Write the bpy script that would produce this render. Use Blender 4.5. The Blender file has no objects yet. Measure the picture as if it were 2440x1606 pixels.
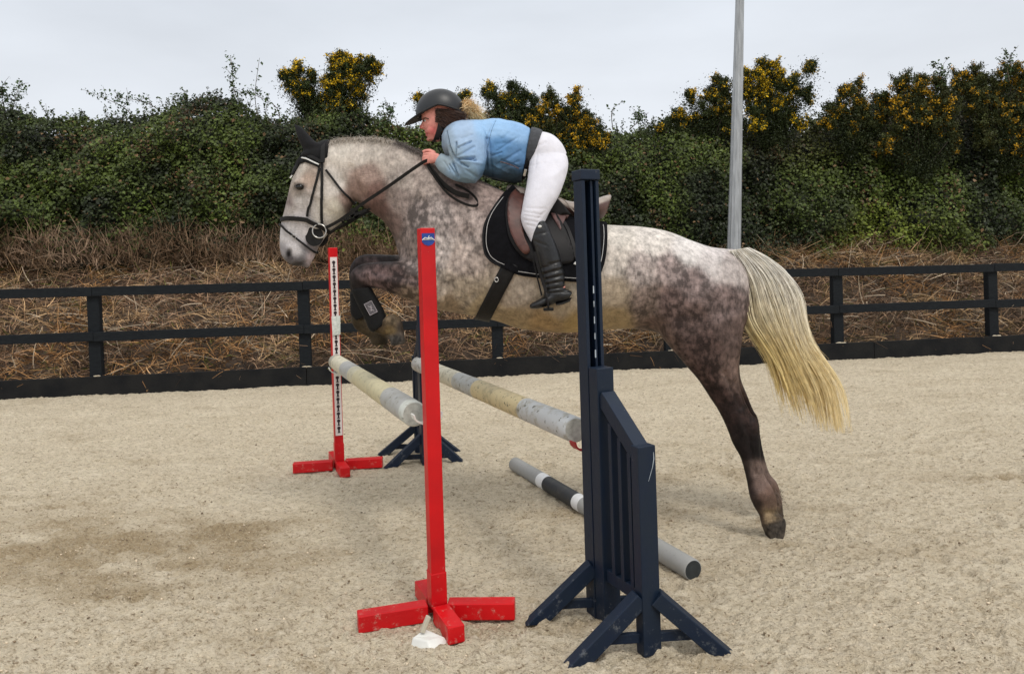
import bpy, bmesh, math, random
import numpy as np
from mathutils import Vector, Matrix
from mathutils.bvhtree import BVHTree
from mathutils.geometry import delaunay_2d_cdt

random.seed(7); rng = np.random.default_rng(11)
scene = bpy.context.scene
COL = scene.collection

# ------------------------------------------------------------------ camera
CAMH = 1.45; ROLL = math.radians(1.8)
FW = 1762.0; PX, PY = 1220.0, 635.6; IW, IH = 2440.0, 1606.0
cr, sr = math.cos(ROLL), math.sin(ROLL)
cam_d = bpy.data.cameras.new('camera'); cam = bpy.data.objects.new('camera', cam_d); COL.objects.link(cam)
cam_d.sensor_width = 36; cam_d.sensor_fit = 'HORIZONTAL'; cam_d.lens = 36 * FW / IW
cam_d.shift_y = (PY - IH / 2) / IW; cam_d.clip_end = 4000; cam_d.clip_start = 0.05
cam.matrix_world = Matrix(((cr, sr, 0, 0), (0, 0, -1, 0), (-sr, cr, 0, CAMH), (0, 0, 0, 1)))
scene.camera = cam

# ------------------------------------------------------------------ world and sun
SUN_EL, SUN_AZ = math.radians(56), math.radians(152)       # azimuth clockwise from +Y
w = bpy.data.worlds.new('World'); scene.world = w; w.use_nodes = True
nt = w.node_tree; nt.nodes.clear()
out = nt.nodes.new('ShaderNodeOutputWorld'); bg = nt.nodes.new('ShaderNodeBackground')
sky = nt.nodes.new('ShaderNodeTexSky'); sky.sky_type = 'NISHITA'; sky.sun_disc = False
sky.sun_elevation = SUN_EL; sky.sun_rotation = SUN_AZ
tc = nt.nodes.new('ShaderNodeTexCoord'); sep = nt.nodes.new('ShaderNodeSeparateXYZ')
nt.links.new(tc.outputs['Generated'], sep.inputs[0])
ramp = nt.nodes.new('ShaderNodeValToRGB')
ramp.color_ramp.elements[0].position = 0.0; ramp.color_ramp.elements[0].color = (.80, .82, .85, 1)
ramp.color_ramp.elements[1].position = 1.0; ramp.color_ramp.elements[1].color = (1, 1, 1, 1)
e = ramp.color_ramp.elements.new(.12); e.color = (.76, .785, .825, 1)
e = ramp.color_ramp.elements.new(.38); e.color = (.645, .685, .74, 1)
e = ramp.color_ramp.elements.new(.65); e.color = (1, 1, 1, 1)
nt.links.new(sep.outputs['Z'], ramp.inputs[0])
mp = nt.nodes.new('ShaderNodeMapping'); mp.inputs['Scale'].default_value = (1.6, 1.6, 5)
nt.links.new(tc.outputs['Generated'], mp.inputs[0])
cn = nt.nodes.new('ShaderNodeTexNoise'); cn.inputs['Scale'].default_value = 1.3; cn.inputs['Detail'].default_value = 5
nt.links.new(mp.outputs[0], cn.inputs[0])
cm = nt.nodes.new('ShaderNodeMapRange'); cm.inputs[1].default_value = .3; cm.inputs[2].default_value = .7
cm.inputs[3].default_value = 9.5; cm.inputs[4].default_value = 11.6
nt.links.new(cn.outputs[0], cm.inputs[0])
vm = nt.nodes.new('ShaderNodeVectorMath'); vm.operation = 'SCALE'
nt.links.new(ramp.outputs[0], vm.inputs[0]); nt.links.new(cm.outputs[0], vm.inputs['Scale'])
mx = nt.nodes.new('ShaderNodeMix'); mx.data_type = 'RGBA'; mx.inputs[0].default_value = .93
nt.links.new(sky.outputs[0], mx.inputs[6]); nt.links.new(vm.outputs[0], mx.inputs[7])
nt.links.new(mx.outputs[2], bg.inputs[0]); bg.inputs[1].default_value = 0.10
nt.links.new(bg.outputs[0], out.inputs[0])
sd = bpy.data.lights.new('sun', 'SUN'); sd.energy = 1.25; sd.angle = math.radians(14); sd.color = (1, .95, .87)
sun = bpy.data.objects.new('sun', sd); COL.objects.link(sun)
sdir = Vector((math.sin(SUN_AZ) * math.cos(SUN_EL), math.cos(SUN_AZ) * math.cos(SUN_EL), math.sin(SUN_EL)))
sun.rotation_euler = sdir.to_track_quat('Z', 'Y').to_euler()
scene.view_settings.view_transform = 'Standard'; scene.view_settings.look = 'None'
scene.view_settings.exposure = 0.16; scene.view_settings.gamma = 1.0
scene.cycles.max_bounces = 6; scene.cycles.transparent_max_bounces = 4

# ------------------------------------------------------------------ projection helpers (photo measurements -> places)
def at(px, py, Y):
    u, v = px - PX, PY - py
    return np.array([(u * cr + v * sr) * Y / FW, Y, CAMH + (-u * sr + v * cr) * Y / FW])
def d(px, py): return px * 1.0252, py * 1.0252
def atd(px, py, Y): return at(*d(px, py), Y)
def ground(px, py, z=0.0):
    u, v = px - PX, PY - py
    Y = (z - CAMH) * FW / (-u * sr + v * cr)
    return at(px, py, Y)
def groundd(px, py, z=0.0): return ground(*d(px, py), z)
def topx(V):
    V = np.asarray(V, float)
    a = V[:, 0] * FW / V[:, 1]; b = (V[:, 2] - CAMH) * FW / V[:, 1]
    u = a * cr - b * sr; v = a * sr + b * cr
    return np.stack([PX + u, PY - v], 1)
def srgb(r, g, b, k=1.0):
    f = lambda c: ((c / 255 + .055) / 1.055) ** 2.4 if c / 255 > .04045 else c / 255 / 12.92
    return (f(r) * k, f(g) * k, f(b) * k)

# ------------------------------------------------------------------ value noise
_tab = np.random.default_rng(3).random((64, 64, 64)).astype(np.float32)
def vnoise(x, y, z=0.0):
    x, y, z = np.broadcast_arrays(np.asarray(x, float), np.asarray(y, float), np.asarray(z, float))
    xi, yi, zi = np.floor(x).astype(int), np.floor(y).astype(int), np.floor(z).astype(int)
    fx, fy, fz = x - xi, y - yi, z - zi
    fx, fy, fz = [f * f * (3 - 2 * f) for f in (fx, fy, fz)]
    r = 0
    for a in (0, 1):
        for b in (0, 1):
            for c in (0, 1):
                r = r + _tab[(xi + a) & 63, (yi + b) & 63, (zi + c) & 63] * \
                    (fx if a else 1 - fx) * (fy if b else 1 - fy) * (fz if c else 1 - fz)
    return r
def fbm(x, y, z=0.0, o=4):
    s, a, t = 0, .5, 0
    for i in range(o):
        k = 2 ** i
        s = s + a * vnoise(x * k + 7.3 * i, y * k + 3.1 * i, np.asarray(z) * k + 1.7 * i); t += a; a *= .5
    return s / t

# ------------------------------------------------------------------ materials
def new_mat(name):
    m = bpy.data.materials.new(name); m.use_nodes = True
    return m, m.node_tree, m.node_tree.nodes['Principled BSDF']
def mat(name, col, rough=.6, var=.15, scale=8., bump=.0, bscale=None, metal=0., attr=None, spec=.5, col2=None, lo=.35, hi=.65, stretch=None, sheen=0., chips=None):
    m, t, b = new_mat(name)
    tcn = t.nodes.new('ShaderNodeTexCoord'); src = tcn.outputs['Object']
    if stretch:
        q = t.nodes.new('ShaderNodeMapping'); q.inputs['Scale'].default_value = stretch
        t.links.new(src, q.inputs[0]); src = q.outputs[0]
    n = t.nodes.new('ShaderNodeTexNoise'); n.inputs['Scale'].default_value = scale; n.inputs['Detail'].default_value = 6
    t.links.new(src, n.inputs[0])
    mr = t.nodes.new('ShaderNodeMapRange'); mr.inputs[1].default_value = lo; mr.inputs[2].default_value = hi
    t.links.new(n.outputs[0], mr.inputs[0])
    if attr:
        a = t.nodes.new('ShaderNodeAttribute'); a.attribute_name = attr
        mr.inputs[3].default_value = 1 - var; mr.inputs[4].default_value = 1 + var
        v = t.nodes.new('ShaderNodeVectorMath'); v.operation = 'SCALE'
        t.links.new(a.outputs['Color'], v.inputs[0]); t.links.new(mr.outputs[0], v.inputs['Scale'])
        t.links.new(v.outputs[0], b.inputs['Base Color'])
    else:
        c2 = col2 if col2 else tuple(c * (1 - var) for c in col)
        c1 = col if col2 else tuple(min(1, c * (1 + var)) for c in col)
        mr.inputs[3].default_value = 0; mr.inputs[4].default_value = 1
        x = t.nodes.new('ShaderNodeMix'); x.data_type = 'RGBA'
        x.inputs[6].default_value = (*c2, 1); x.inputs[7].default_value = (*c1, 1)
        t.links.new(mr.outputs[0], x.inputs[0]); t.links.new(x.outputs[2], b.inputs['Base Color'])
    b.inputs['Roughness'].default_value = rough; b.inputs['Metallic'].default_value = metal
    b.inputs['Specular IOR Level'].default_value = spec
    if chips:
        srcc = b.inputs['Base Color'].links[0].from_socket
        n3 = t.nodes.new('ShaderNodeTexNoise'); n3.inputs['Scale'].default_value = 26; n3.inputs['Detail'].default_value = 8; n3.inputs['Roughness'].default_value = .75
        t.links.new(tcn.outputs['Object'], n3.inputs[0])
        sp = t.nodes.new('ShaderNodeSeparateXYZ'); t.links.new(tcn.outputs['Object'], sp.inputs[0])
        low = t.nodes.new('ShaderNodeMapRange'); low.inputs[1].default_value = .02; low.inputs[2].default_value = .28; low.inputs[3].default_value = .115; low.inputs[4].default_value = 0
        t.links.new(sp.outputs['Z'], low.inputs[0])
        su = t.nodes.new('ShaderNodeMath'); su.operation = 'ADD'; t.links.new(n3.outputs[0], su.inputs[0]); t.links.new(low.outputs[0], su.inputs[1])
        m3 = t.nodes.new('ShaderNodeMapRange'); m3.inputs[1].default_value = .66; m3.inputs[2].default_value = .74; m3.inputs[4].default_value = chips[1]; t.links.new(su.outputs[0], m3.inputs[0])
        x3 = t.nodes.new('ShaderNodeMix'); x3.data_type = 'RGBA'; t.links.new(m3.outputs[0], x3.inputs[0]); t.links.new(srcc, x3.inputs[6]); x3.inputs[7].default_value = (*chips[0], 1); t.links.new(x3.outputs[2], b.inputs['Base Color'])
    if sheen: b.inputs['Sheen Weight'].default_value = sheen
    if bump:
        n2 = t.nodes.new('ShaderNodeTexNoise'); n2.inputs['Scale'].default_value = bscale or scale * 4; n2.inputs['Detail'].default_value = 5
        t.links.new(src, n2.inputs[0])
        bp = t.nodes.new('ShaderNodeBump'); bp.inputs['Strength'].default_value = 1; bp.inputs['Distance'].default_value = bump
        t.links.new(n2.outputs[0], bp.inputs['Height']); t.links.new(bp.outputs[0], b.inputs['Normal'])
    return m

M = {}
M['red'] = mat('red_paint', srgb(208, 8, 18), .42, col2=srgb(184, 8, 18), scale=5, bump=.0006, bscale=60, spec=.35, chips=((.50, .30, .24), .55))
M['white_strip'] = mat('white_plastic', srgb(225, 215, 212), .5, .06, 10)
M['hole'] = mat('slot_black', (.02, .008, .012), .7, .1)
M['navy'] = mat('navy_paint', (.0035, .012, .032), .5, col2=(.0065, .015, .031), scale=9, bump=.0012, bscale=45, spec=.32, chips=((.14, .15, .16), .6))
M['chip'] = mat('chipped_paint', (.42, .47, .52), .7, .3, 30)
M['fence'] = mat('black_stained_timber', (.004, .006, .009), .8, spec=.25, chips=((.06, .065, .07), .45), col2=(.009, .012, .015), scale=14, bump=.003, bscale=60, stretch=(1, 1, 5))
M['kick'] = mat('black_kickboard', (.004, .005, .007), .8, spec=.2, col2=(.014, .014, .014), scale=4, bump=.004, bscale=30, lo=.4, hi=.75)
M['galv'] = mat('galvanised_steel', (.34, .36, .38), .5, .18, 6, bump=.001, metal=.25, stretch=(4, 4, .6))
M['rein'] = mat('black_leather', (.007, .0065, .0065), .6, spec=.28, var=.3, scale=40, bump=.0008, bscale=300) if True else mat('x', (.012, .011, .011), .55, .3, 40, bump=.0008, bscale=300)
M['pad'] = mat('black_quilt', (.0045, .0045, .006), .95, .25, 30, spec=.15, bump=.003, bscale=70)
M['white_trim'] = mat('white_cord', (.68, .68, .66), .7, .08, 40)
M['piping_grey'] = mat('piping_cord', (.42, .41, .40), .7, .1, 40)
M['saddle_brown'] = mat('brown_leather', (.075, .027, .020), .5, .35, 14, bump=.001, bscale=200)
M['saddle_grey'] = mat('worn_grey_leather', (.26, .22, .19), .5, .3, 12, bump=.001, bscale=200)
M['saddle_dark'] = mat('dark_leather', (.007, .006, .0065), .55, spec=.25, var=.3, scale=12, bump=.001, bscale=200) if True else mat('x', (.009, .008, .0085), .5, .3, 12, bump=.001, bscale=200)
M['boot'] = mat('boot_leather', (.006, .006, .007), .38, .3, 25, bump=.0015, bscale=90)
M['metal'] = mat('steel', (.55, .54, .52), .3, .1, metal=.9)
M['helmet'] = mat('matt_black_shell', (.011, .013, .016), .42, .1, 20)
M['helmet_trim'] = mat('helmet_trim', (.008, .008, .010), .6, .1)
M['breech'] = mat('white_stretch_cloth', (.70, .69, .75), .85, .05, 18, bump=.0015, bscale=90, sheen=.2)
M['belt'] = mat('grey_elastic_belt', (.045, .048, .055), .8, .25, 60)
M['black_cloth'] = mat('black_cloth', (.0045, .0045, .006), .95, .3, 30)
M['ppole'] = None
M['hair'] = mat('hair_strands', (1, 1, 1), .5, .15, 30, attr='col', spec=.35)
M['leaf'] = mat('leaf', (1, 1, 1), .5, .12, 4, attr='col', spec=.22)
M['flower'] = mat('gorse_flower', (1, 1, 1), .7, .1, 4, attr='col', spec=.2)
M['dry'] = mat('dry_grass', (1, 1, 1), .85, .15, 3, attr='col', spec=.15)
M['bark'] = mat('woody_stem', (.10, .075, .05), .9, .35, 20, bump=.003)
M['dark_bark'] = mat('dark_gorse_stem', (.032, .025, .017), .95, .3, 20)
M['paint_attr'] = mat('painted_cloth', (1, 1, 1), .6, .06, 30, attr='col', bump=.0015, bscale=70)
M['skin'] = mat('skin', (1, 1, 1), .6, .10, 60, attr='col', spec=.3, bump=.0008, bscale=260)
M['eye'] = mat('dark_eye', (.006, .004, .003), .12, .1)
M['paper'] = mat('paper', (.72, .74, .70), .8, col2=(.50, .55, .50), scale=60)

# ------------------------------------------------------------------ object helpers
WP = {}
def link(o, parent=None):
    COL.objects.link(o)
    if parent: o.parent = parent
def thing(name, loc, label, cat, group=None, kind=None):
    o = bpy.data.objects.new(name, None); link(o); o.location = tuple(loc); WP[o.name] = np.array(loc, float)
    o.empty_display_size = .1
    tag(o, label, cat, group, kind); return o
def tag(o, label=None, cat=None, group=None, kind=None):
    if label: o['label'] = label
    if cat: o['category'] = cat
    if group: o['group'] = group
    if kind: o['kind'] = kind
    return o
def mesh_obj(name, V, F, m, parent=None, smooth=False, col=None, bevel=0, origin=None, solid=0, solid_off=0):
    V = np.asarray(V, float)
    if parent is not None: org = WP[parent.name] if origin is None else np.array(origin)
    else: org = np.array([(V[:, 0].min() + V[:, 0].max()) / 2, (V[:, 1].min() + V[:, 1].max()) / 2, V[:, 2].min()]) if origin is None else np.array(origin)
    me = bpy.data.meshes.new(name)
    if isinstance(F, np.ndarray):
        k = F.shape[1]; n = len(F)
        me.vertices.add(len(V)); me.vertices.foreach_set('co', (V - org).astype(np.float32).ravel())
        me.loops.add(n * k); me.loops.foreach_set('vertex_index', F.astype(np.int32).ravel())
        me.polygons.add(n); me.polygons.foreach_set('loop_start', np.arange(0, n * k, k, dtype=np.int32))
        me.update(calc_edges=True)
    else:
        me.from_pydata([tuple(v) for v in (V - org)], [], F); me.update()
    if smooth: me.polygons.foreach_set('use_smooth', np.ones(len(me.polygons), bool))
    if col is not None:
        c = np.ones((len(V), 4), np.float32); cc = np.asarray(col); c[:, :cc.shape[1]] = cc
        a = me.color_attributes.new('col', 'FLOAT_COLOR', 'POINT'); a.data.foreach_set('color', c.ravel())
    ms = m if isinstance(m, (list, tuple)) else [m]
    for q in ms: me.materials.append(q)
    o = bpy.data.objects.new(name, me); link(o, parent)
    if parent is not None:
        o.location = tuple(org - WP[parent.name])
    else: o.location = tuple(org)
    WP[o.name] = org
    if solid:
        s = o.modifiers.new('solid', 'SOLIDIFY'); s.thickness = solid; s.offset = solid_off
    if bevel:
        b = o.modifiers.new('bevel', 'BEVEL'); b.width = bevel; b.segments = 2; b.limit_method = 'ANGLE'; b.angle_limit = math.radians(35)
    return o

class MB:
    def __init__(s): s.V = []; s.F = []
    def add(s, V, F):
        n = len(s.V); s.V += [tuple(map(float, v)) for v in V]; s.F += [tuple(i + n for i in f) for f in F]; return s
    def bar(s, p, q, up, w, h, caps=None):
        """box from p to q, width w across, height h along up"""
        p, q, up = map(lambda a: np.array(a, float), (p, q, up))
        ax = q - p; ax /= np.linalg.norm(ax); sd_ = np.cross(ax, up); sd_ /= np.linalg.norm(sd_); u = np.cross(sd_, ax)
        V = []
        for c in (p, q):
            for a, b in ((-1, -1), (1, -1), (1, 1), (-1, 1)): V.append(c + sd_ * a * w / 2 + u * b * h / 2)
        return s.add(V, [(0, 1, 2, 3), (7, 6, 5, 4), (0, 4, 5, 1), (1, 5, 6, 2), (2, 6, 7, 3), (3, 7, 4, 0)])
    def tube(s, pts, r, n=8, closed=False):
        pts = [np.array(p, float) for p in pts]; m = len(pts)
        rr = r if hasattr(r, '__len__') else [r] * m
        V = []; prev = None
        for i, p in enumerate(pts):
            if closed: t = pts[(i + 1) % m] - pts[i - 1]
            else: t = pts[min(i + 1, m - 1)] - pts[max(i - 1, 0)]
            t /= (np.linalg.norm(t) + 1e-9)
            if prev is None:
                a = np.array([0, 0, 1.]) if abs(t[2]) < .9 else np.array([1., 0, 0])
                prev = np.cross(t, a); prev /= np.linalg.norm(prev)
            prev = prev - t * prev.dot(t); prev /= np.linalg.norm(prev); bn = np.cross(t, prev)
            for k in range(n):
                a = 2 * math.pi * k / n; V.append(p + rr[i] * (math.cos(a) * prev + math.sin(a) * bn))
        F = []
        for i in range(m if closed else m - 1):
            j = (i + 1) % m
            for k in range(n): F.append((i * n + k, i * n + (k + 1) % n, j * n + (k + 1) % n, j * n + k))
        if not closed: F += [tuple(range(n))[::-1], tuple((m - 1) * n + k for k in range(n))]
        return s.add(V, F)
    def build(s, name, m, parent=None, **k): return mesh_obj(name, s.V, s.F, m, parent, **k)

def catmull(P, m):
    P = np.asarray(P, float); n = len(P); out_ = []
    for i in range(n - 1):
        p0, p1, p2, p3 = P[max(i - 1, 0)], P[i], P[i + 1], P[min(i + 2, n - 1)]
        for j in range(m):
            t = j / m
            out_.append(.5 * (2 * p1 + (p2 - p0) * t + (2 * p0 - 5 * p1 + 4 * p2 - p3) * t * t + (3 * p1 - p0 - 3 * p2 + p3) * t ** 3))
    out_.append(P[-1]); return np.array(out_)

Y0 = 3.97
def loft(mb, S, n=28, m=6, ex=2.2, y0=None, mirror=False):
    """S rows: ax,ay,bx,by,halfwidth,yoffset ; a,b are photo positions of the two edges of the section"""
    y0 = Y0 if y0 is None else y0
    S = catmull([list(r) + [0] * (6 - len(r)) for r in S], m)
    V = []; F = []
    sg = -1 if mirror else 1
    for r in S:
        Yc = y0 + r[5]
        a, b = at(r[0], r[1], Yc), at(r[2], r[3], Yc); c = (a + b) / 2; h = (a - b) / 2
        for k in range(n):
            t = 2 * math.pi * k / n; ct, st = math.cos(t), math.sin(t)
            p = c + h * math.copysign(abs(ct) ** (2 / ex), ct) + np.array([0, r[4], 0]) * math.copysign(abs(st) ** (2 / ex), st)
            if mirror: p[1] = 2 * y0 - p[1]
            V.append(p)
    q = len(S)
    for i in range(q - 1):
        for k in range(n): F.append((i * n + k, i * n + (k + 1) % n, (i + 1) * n + (k + 1) % n, (i + 1) * n + k))
    F += [tuple(range(n))[::-1], tuple((q - 1) * n + k for k in range(n))]
    mb.add(V, F)
def ellipsoid(mb, c, rx, ry, rz, n=14):
    V = []; F = []
    for i in range(n + 1):
        for k in range(2 * n):
            a = math.pi * i / n; b = math.pi * k / n
            V.append((c[0] + rx * math.sin(a) * math.cos(b), c[1] + ry * math.sin(a) * math.sin(b), c[2] + rz * math.cos(a)))
    for i in range(n):
        for k in range(2 * n): F.append((i * 2 * n + k, i * 2 * n + (k + 1) % (2 * n), (i + 1) * 2 * n + (k + 1) % (2 * n), (i + 1) * 2 * n + k))
    mb.add(V, F)
def fuse(mb, voxel, it, fac=.5):
    me = bpy.data.meshes.new('t'); me.from_pydata(mb.V, [], mb.F); me.update()
    bm = bmesh.new(); bm.from_mesh(me); bmesh.ops.remove_doubles(bm, verts=bm.verts, dist=1e-5); bmesh.ops.recalc_face_normals(bm, faces=bm.faces); bm.to_mesh(me); bm.free()
    o = bpy.data.objects.new('t', me); COL.objects.link(o)
    r = o.modifiers.new('r', 'REMESH'); r.mode = 'VOXEL'; r.voxel_size = voxel
    if it: s = o.modifiers.new('s', 'SMOOTH'); s.iterations = it; s.factor = fac
    dg = bpy.context.evaluated_depsgraph_get(); e_ = o.evaluated_get(dg); m2 = e_.to_mesh()
    V = np.empty(len(m2.vertices) * 3, np.float32); m2.vertices.foreach_get('co', V); V = V.reshape(-1, 3).astype(float)
    N = np.empty(len(m2.vertices) * 3, np.float32); m2.vertices.foreach_get('normal', N); N = N.reshape(-1, 3).astype(float)
    F = [tuple(p.vertices) for p in m2.polygons]
    e_.to_mesh_clear(); bpy.data.objects.remove(o); bpy.data.meshes.remove(me)
    return V, N, F
def lines_disp(V, N, L, side=True):
    """L rows: x1,y1,x2,y2,width_px,amount(m, + out)"""
    P = topx(V); dsp = np.zeros(len(V))
    for x1, y1, x2, y2, wd, am in L:
        a = np.array([x1, y1]); b = np.array([x2, y2]); ab = b - a
        t = np.clip(((P - a) @ ab) / (ab @ ab + 1e-9), 0, 1); q = a + t[:, None] * ab
        dd = np.linalg.norm(P - q, axis=1)
        dsp += am * np.exp(-(dd / wd) ** 2)
    if side: dsp = dsp * np.clip(np.abs(N[:, 1]) * 1.5, 0, 1)
    return V + N * dsp[:, None]
def rbf(P, ctrl, s=38.):
    num = 0; den = 0
    for c in ctrl:
        d2 = (P[:, 0] - c[0]) ** 2 + (P[:, 1] - c[1]) ** 2
        wgt = 1 / (d2 + s * s) ** 3
        num = num + wgt[:, None] * np.array(c[2])[None]; den = den + wgt
    return num / den[:, None]

# ================================================================== SETTING
FA = groundd(0, 930); FB = groundd(2380, 817)          # foot line of the fence
fdir = (FB - FA); flen = np.linalg.norm(fdir); fdir /= flen
fn = np.array([-fdir[1], fdir[0], 0])                   # away from the arena
slope = (FB[1] - FA[1]) / (FB[0] - FA[0])
def yfence(x): return FA[1] + slope * (x - FA[0])

# ---- arena sand
def sand_height(x, y):
    h = .022 * (fbm(x * 1.3, y * 1.3, 0, 3) - .5) + .020 * (fbm(x * 6, y * 6, 2, 3) - .5) + .030 * np.clip(fbm(x * 5, y * 8, 12, 4) - .52, 0, 1)
    h += .027 * (fbm(x * 20, y * 28, 5, 3) - .5) + .011 * (vnoise(x * 60, y * 80, 9) - .5) + .005 * (vnoise(x * 130, y * 130, 3) - .5)
    return h
prints = []
for i in range(1500):
    yy = 2.4 * (9.6 / 2.4) ** random.random(); xx = random.uniform(-1, 1) * .8 * yy
    if fbm(np.array(xx * .8), np.array(yy * .9), 3, 2) < .44 and random.random() < .7: continue
    prints.append((xx, yy, random.uniform(.022, .060), random.uniform(.006, .020)))
for (px, py) in ((150, 1178), (560, 1310), (250, 1380), (1640, 1390), (1460, 1440), (1600, 1090), (2310, 1110), (620, 1275), (160, 1295), (1890, 1110)):
    g = groundd(px, py); prints.append((g[0], g[1], .08, .022))
NR, NC = 820, 900
ys = np.concatenate([[-6, -3, -1, .3, .8, 1.3, 1.8], 2.15 * (10.95 / 2.15) ** (np.linspace(0, 1, NR - 7))])
us = np.concatenate([[-12, -6, -3, -1.9, -1.35], np.linspace(-1.05, 1.05, NC - 10), [1.35, 1.9, 3, 6, 12]])
YY = np.repeat(ys[:, None], NC, 1); XX = us[None] * (np.maximum(YY, .6) * .82 + .25)
YY = np.minimum(YY, yfence(XX) + .02)
ZZ = sand_height(XX, YY)
for (x0, y0, r0, dp) in prints:
    i0, i1 = np.searchsorted(ys, [y0 - r0 * 3, y0 + r0 * 3]); uc = x0 / (y0 * .82 + .25); du = r0 * 3.4 / (y0 * .82); j0, j1 = np.searchsorted(us, [uc - du, uc + du])
    i0 = max(i0, 0); X_, Y_ = XX[i0:i1, j0:j1], YY[i0:i1, j0:j1]
    if X_.size == 0: continue
    wob = .35 * (vnoise(X_ * 40, Y_ * 40, 4) - .5)
    r2 = (((X_ - x0) ** 2 + ((Y_ - y0) * 1.1) ** 2) / r0 ** 2) * (1 + wob)
    ZZ[i0:i1, j0:j1] += -dp * np.exp(-r2 * 1.6) + dp * .55 * np.exp(-((np.sqrt(r2) - 1.35) ** 2) * 7)
def patchmap(X, Y):
    s = 0
    for (px, py, rx, ry, am) in ((180, 1290, 1.0, .30, 1.), (430, 1240, .55, .22, .9), (600, 1300, .35, .13, .7), (40, 1280, .5, .3, 1.), (560, 1215, .4, .14, .55), (270, 1385, .25, .07, .8),
                             (1600, 1110, .55, .22, .75), (1650, 1200, .5, .18, .7), (1330, 1190, .4, .12, .6), (2310, 1110, .4, .10, .8), (1430, 1450, .3, .06, .7), (1650, 1540, .35, .06, .7), (1150, 1460, .25, .07, .45),
                             (2050, 1290, .6, .12, .4), (700, 1560, .35, .06, .3), (150, 1178, .2, .06, .8), (2000, 1100, .5, .15, .35), (1820, 1270, .16, .05, .6), (90, 1210, .7, .2, .7), (330, 1330, .8, .25, .6), (700, 1390, .3, .1, .4), (1560, 1330, .4, .12, .5), (1900, 1180, .5, .12, .45), (2250, 1400, .4, .1, .35)):
        g = groundd(px, py); s = s + am * np.exp(-((X - g[0]) / rx) ** 2 - ((Y - g[1]) / ry) ** 2)
    return np.clip(s, 0, 1)
PM = patchmap(XX, YY); PM = np.clip(PM * np.clip((fbm(XX * 4, YY * 7, 1, 5) - .30) * 2.6, 0, 1.1), 0, 1)
ZZ = ZZ + PM * .05 * (fbm(XX * 22, YY * 22, 8, 3) - .5)
V = np.stack([XX, YY, ZZ], -1).reshape(-1, 3)
ii = np.arange(NR * NC).reshape(NR, NC)
F = np.stack([ii[:-1, :-1], ii[:-1, 1:], ii[1:, 1:], ii[1:, :-1]], -1).reshape(-1, 4)
m, t, b = new_mat('arena_sand')
tcn = t.nodes.new('ShaderNodeNewGeometry')
def noise(sc, det=5, rough=.6):
    n = t.nodes.new('ShaderNodeTexNoise'); n.inputs['Scale'].default_value = sc; n.inputs['Detail'].default_value = det; n.inputs['Roughness'].default_value = rough
    q = t.nodes.new('ShaderNodeMapping'); q.inputs['Scale'].default_value = (.55, 1, 1); q.inputs['Rotation'].default_value = (0, 0, -.25)
    t.links.new(tcn.outputs['Position'], q.inputs[0]); t.links.new(q.outputs[0], n.inputs[0]); return n
def mixc(f, a, b_, fac_is=None):
    x = t.nodes.new('ShaderNodeMix'); x.data_type = 'RGBA'; x.clamp_factor = True
    if isinstance(f, float): x.inputs[0].default_value = f
    else: t.links.new(f, x.inputs[0])
    for k, v in ((6, a), (7, b_)):
        if isinstance(v, tuple): x.inputs[k].default_value = (*v, 1)
        else: t.links.new(v, x.inputs[k])
    return x.outputs[2]
def rangen(src, a, b_, c=0., d_=1.):
    r = t.nodes.new('ShaderNodeMapRange'); r.inputs[1].default_value = a; r.inputs[2].default_value = b_; r.inputs[3].default_value = c; r.inputs[4].default_value = d_
    t.links.new(src, r.inputs[0]); return r.outputs[0]
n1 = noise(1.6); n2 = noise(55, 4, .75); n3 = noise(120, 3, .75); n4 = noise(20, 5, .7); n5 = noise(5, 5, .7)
c = mixc(rangen(n1.outputs[0], .35, .65), (.70, .60, .44), (.79, .69, .52))
c = mixc(rangen(n5.outputs[0], .42, .62, 0, .35), c, (.60, .50, .365))
c = mixc(rangen(n4.outputs[0], .48, .66, 0, .5), c, (.86, .755, .59))
n7 = noise(30, 6, .72); c = mixc(rangen(n7.outputs[0], .52, .64, 0, .60), c, (.42, .33, .215))  # broader dark flecks, shade of small hollows put into the colour
c = mixc(rangen(n7.outputs[0], .47, .38, 0, .35), c, (.90, .80, .64))
n6 = noise(2.6, 6, .65); c = mixc(rangen(n6.outputs[0], .54, .66, 0, .38), c, (.46, .365, .235))
at_ = t.nodes.new('ShaderNodeAttribute'); at_.attribute_name = 'col'
c = mixc(at_.outputs['Fac'], c, (.45, .35, .22))
c = mixc(rangen(n2.outputs[0], .55, .65, 0, .75), c, (.27, .20, .125))  # fine dark flecks: fibre bits plus pit shade painted into the sand colour
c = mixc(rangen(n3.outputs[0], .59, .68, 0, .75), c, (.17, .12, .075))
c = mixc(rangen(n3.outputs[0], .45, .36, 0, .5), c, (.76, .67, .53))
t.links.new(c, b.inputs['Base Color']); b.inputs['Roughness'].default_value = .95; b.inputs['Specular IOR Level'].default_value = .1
ad = t.nodes.new('ShaderNodeMath'); ad.operation = 'ADD'; t.links.new(n2.outputs[0], ad.inputs[0]); t.links.new(rangen(n3.outputs[0], 0, 1, 0, .5), ad.inputs[1])
bp = t.nodes.new('ShaderNodeBump'); bp.inputs['Strength'].default_value = 1; bp.inputs['Distance'].default_value = .030
t.links.new(ad.outputs[0], bp.inputs['Height']); t.links.new(bp.outputs[0], b.inputs['Normal'])
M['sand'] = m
pc = PM.reshape(-1, 1).repeat(3, 1)
o = mesh_obj('arena_sand', V, F, m, smooth=True, col=pc); tag(o, 'pale trampled riding arena sand', None, None, 'structure')
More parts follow.
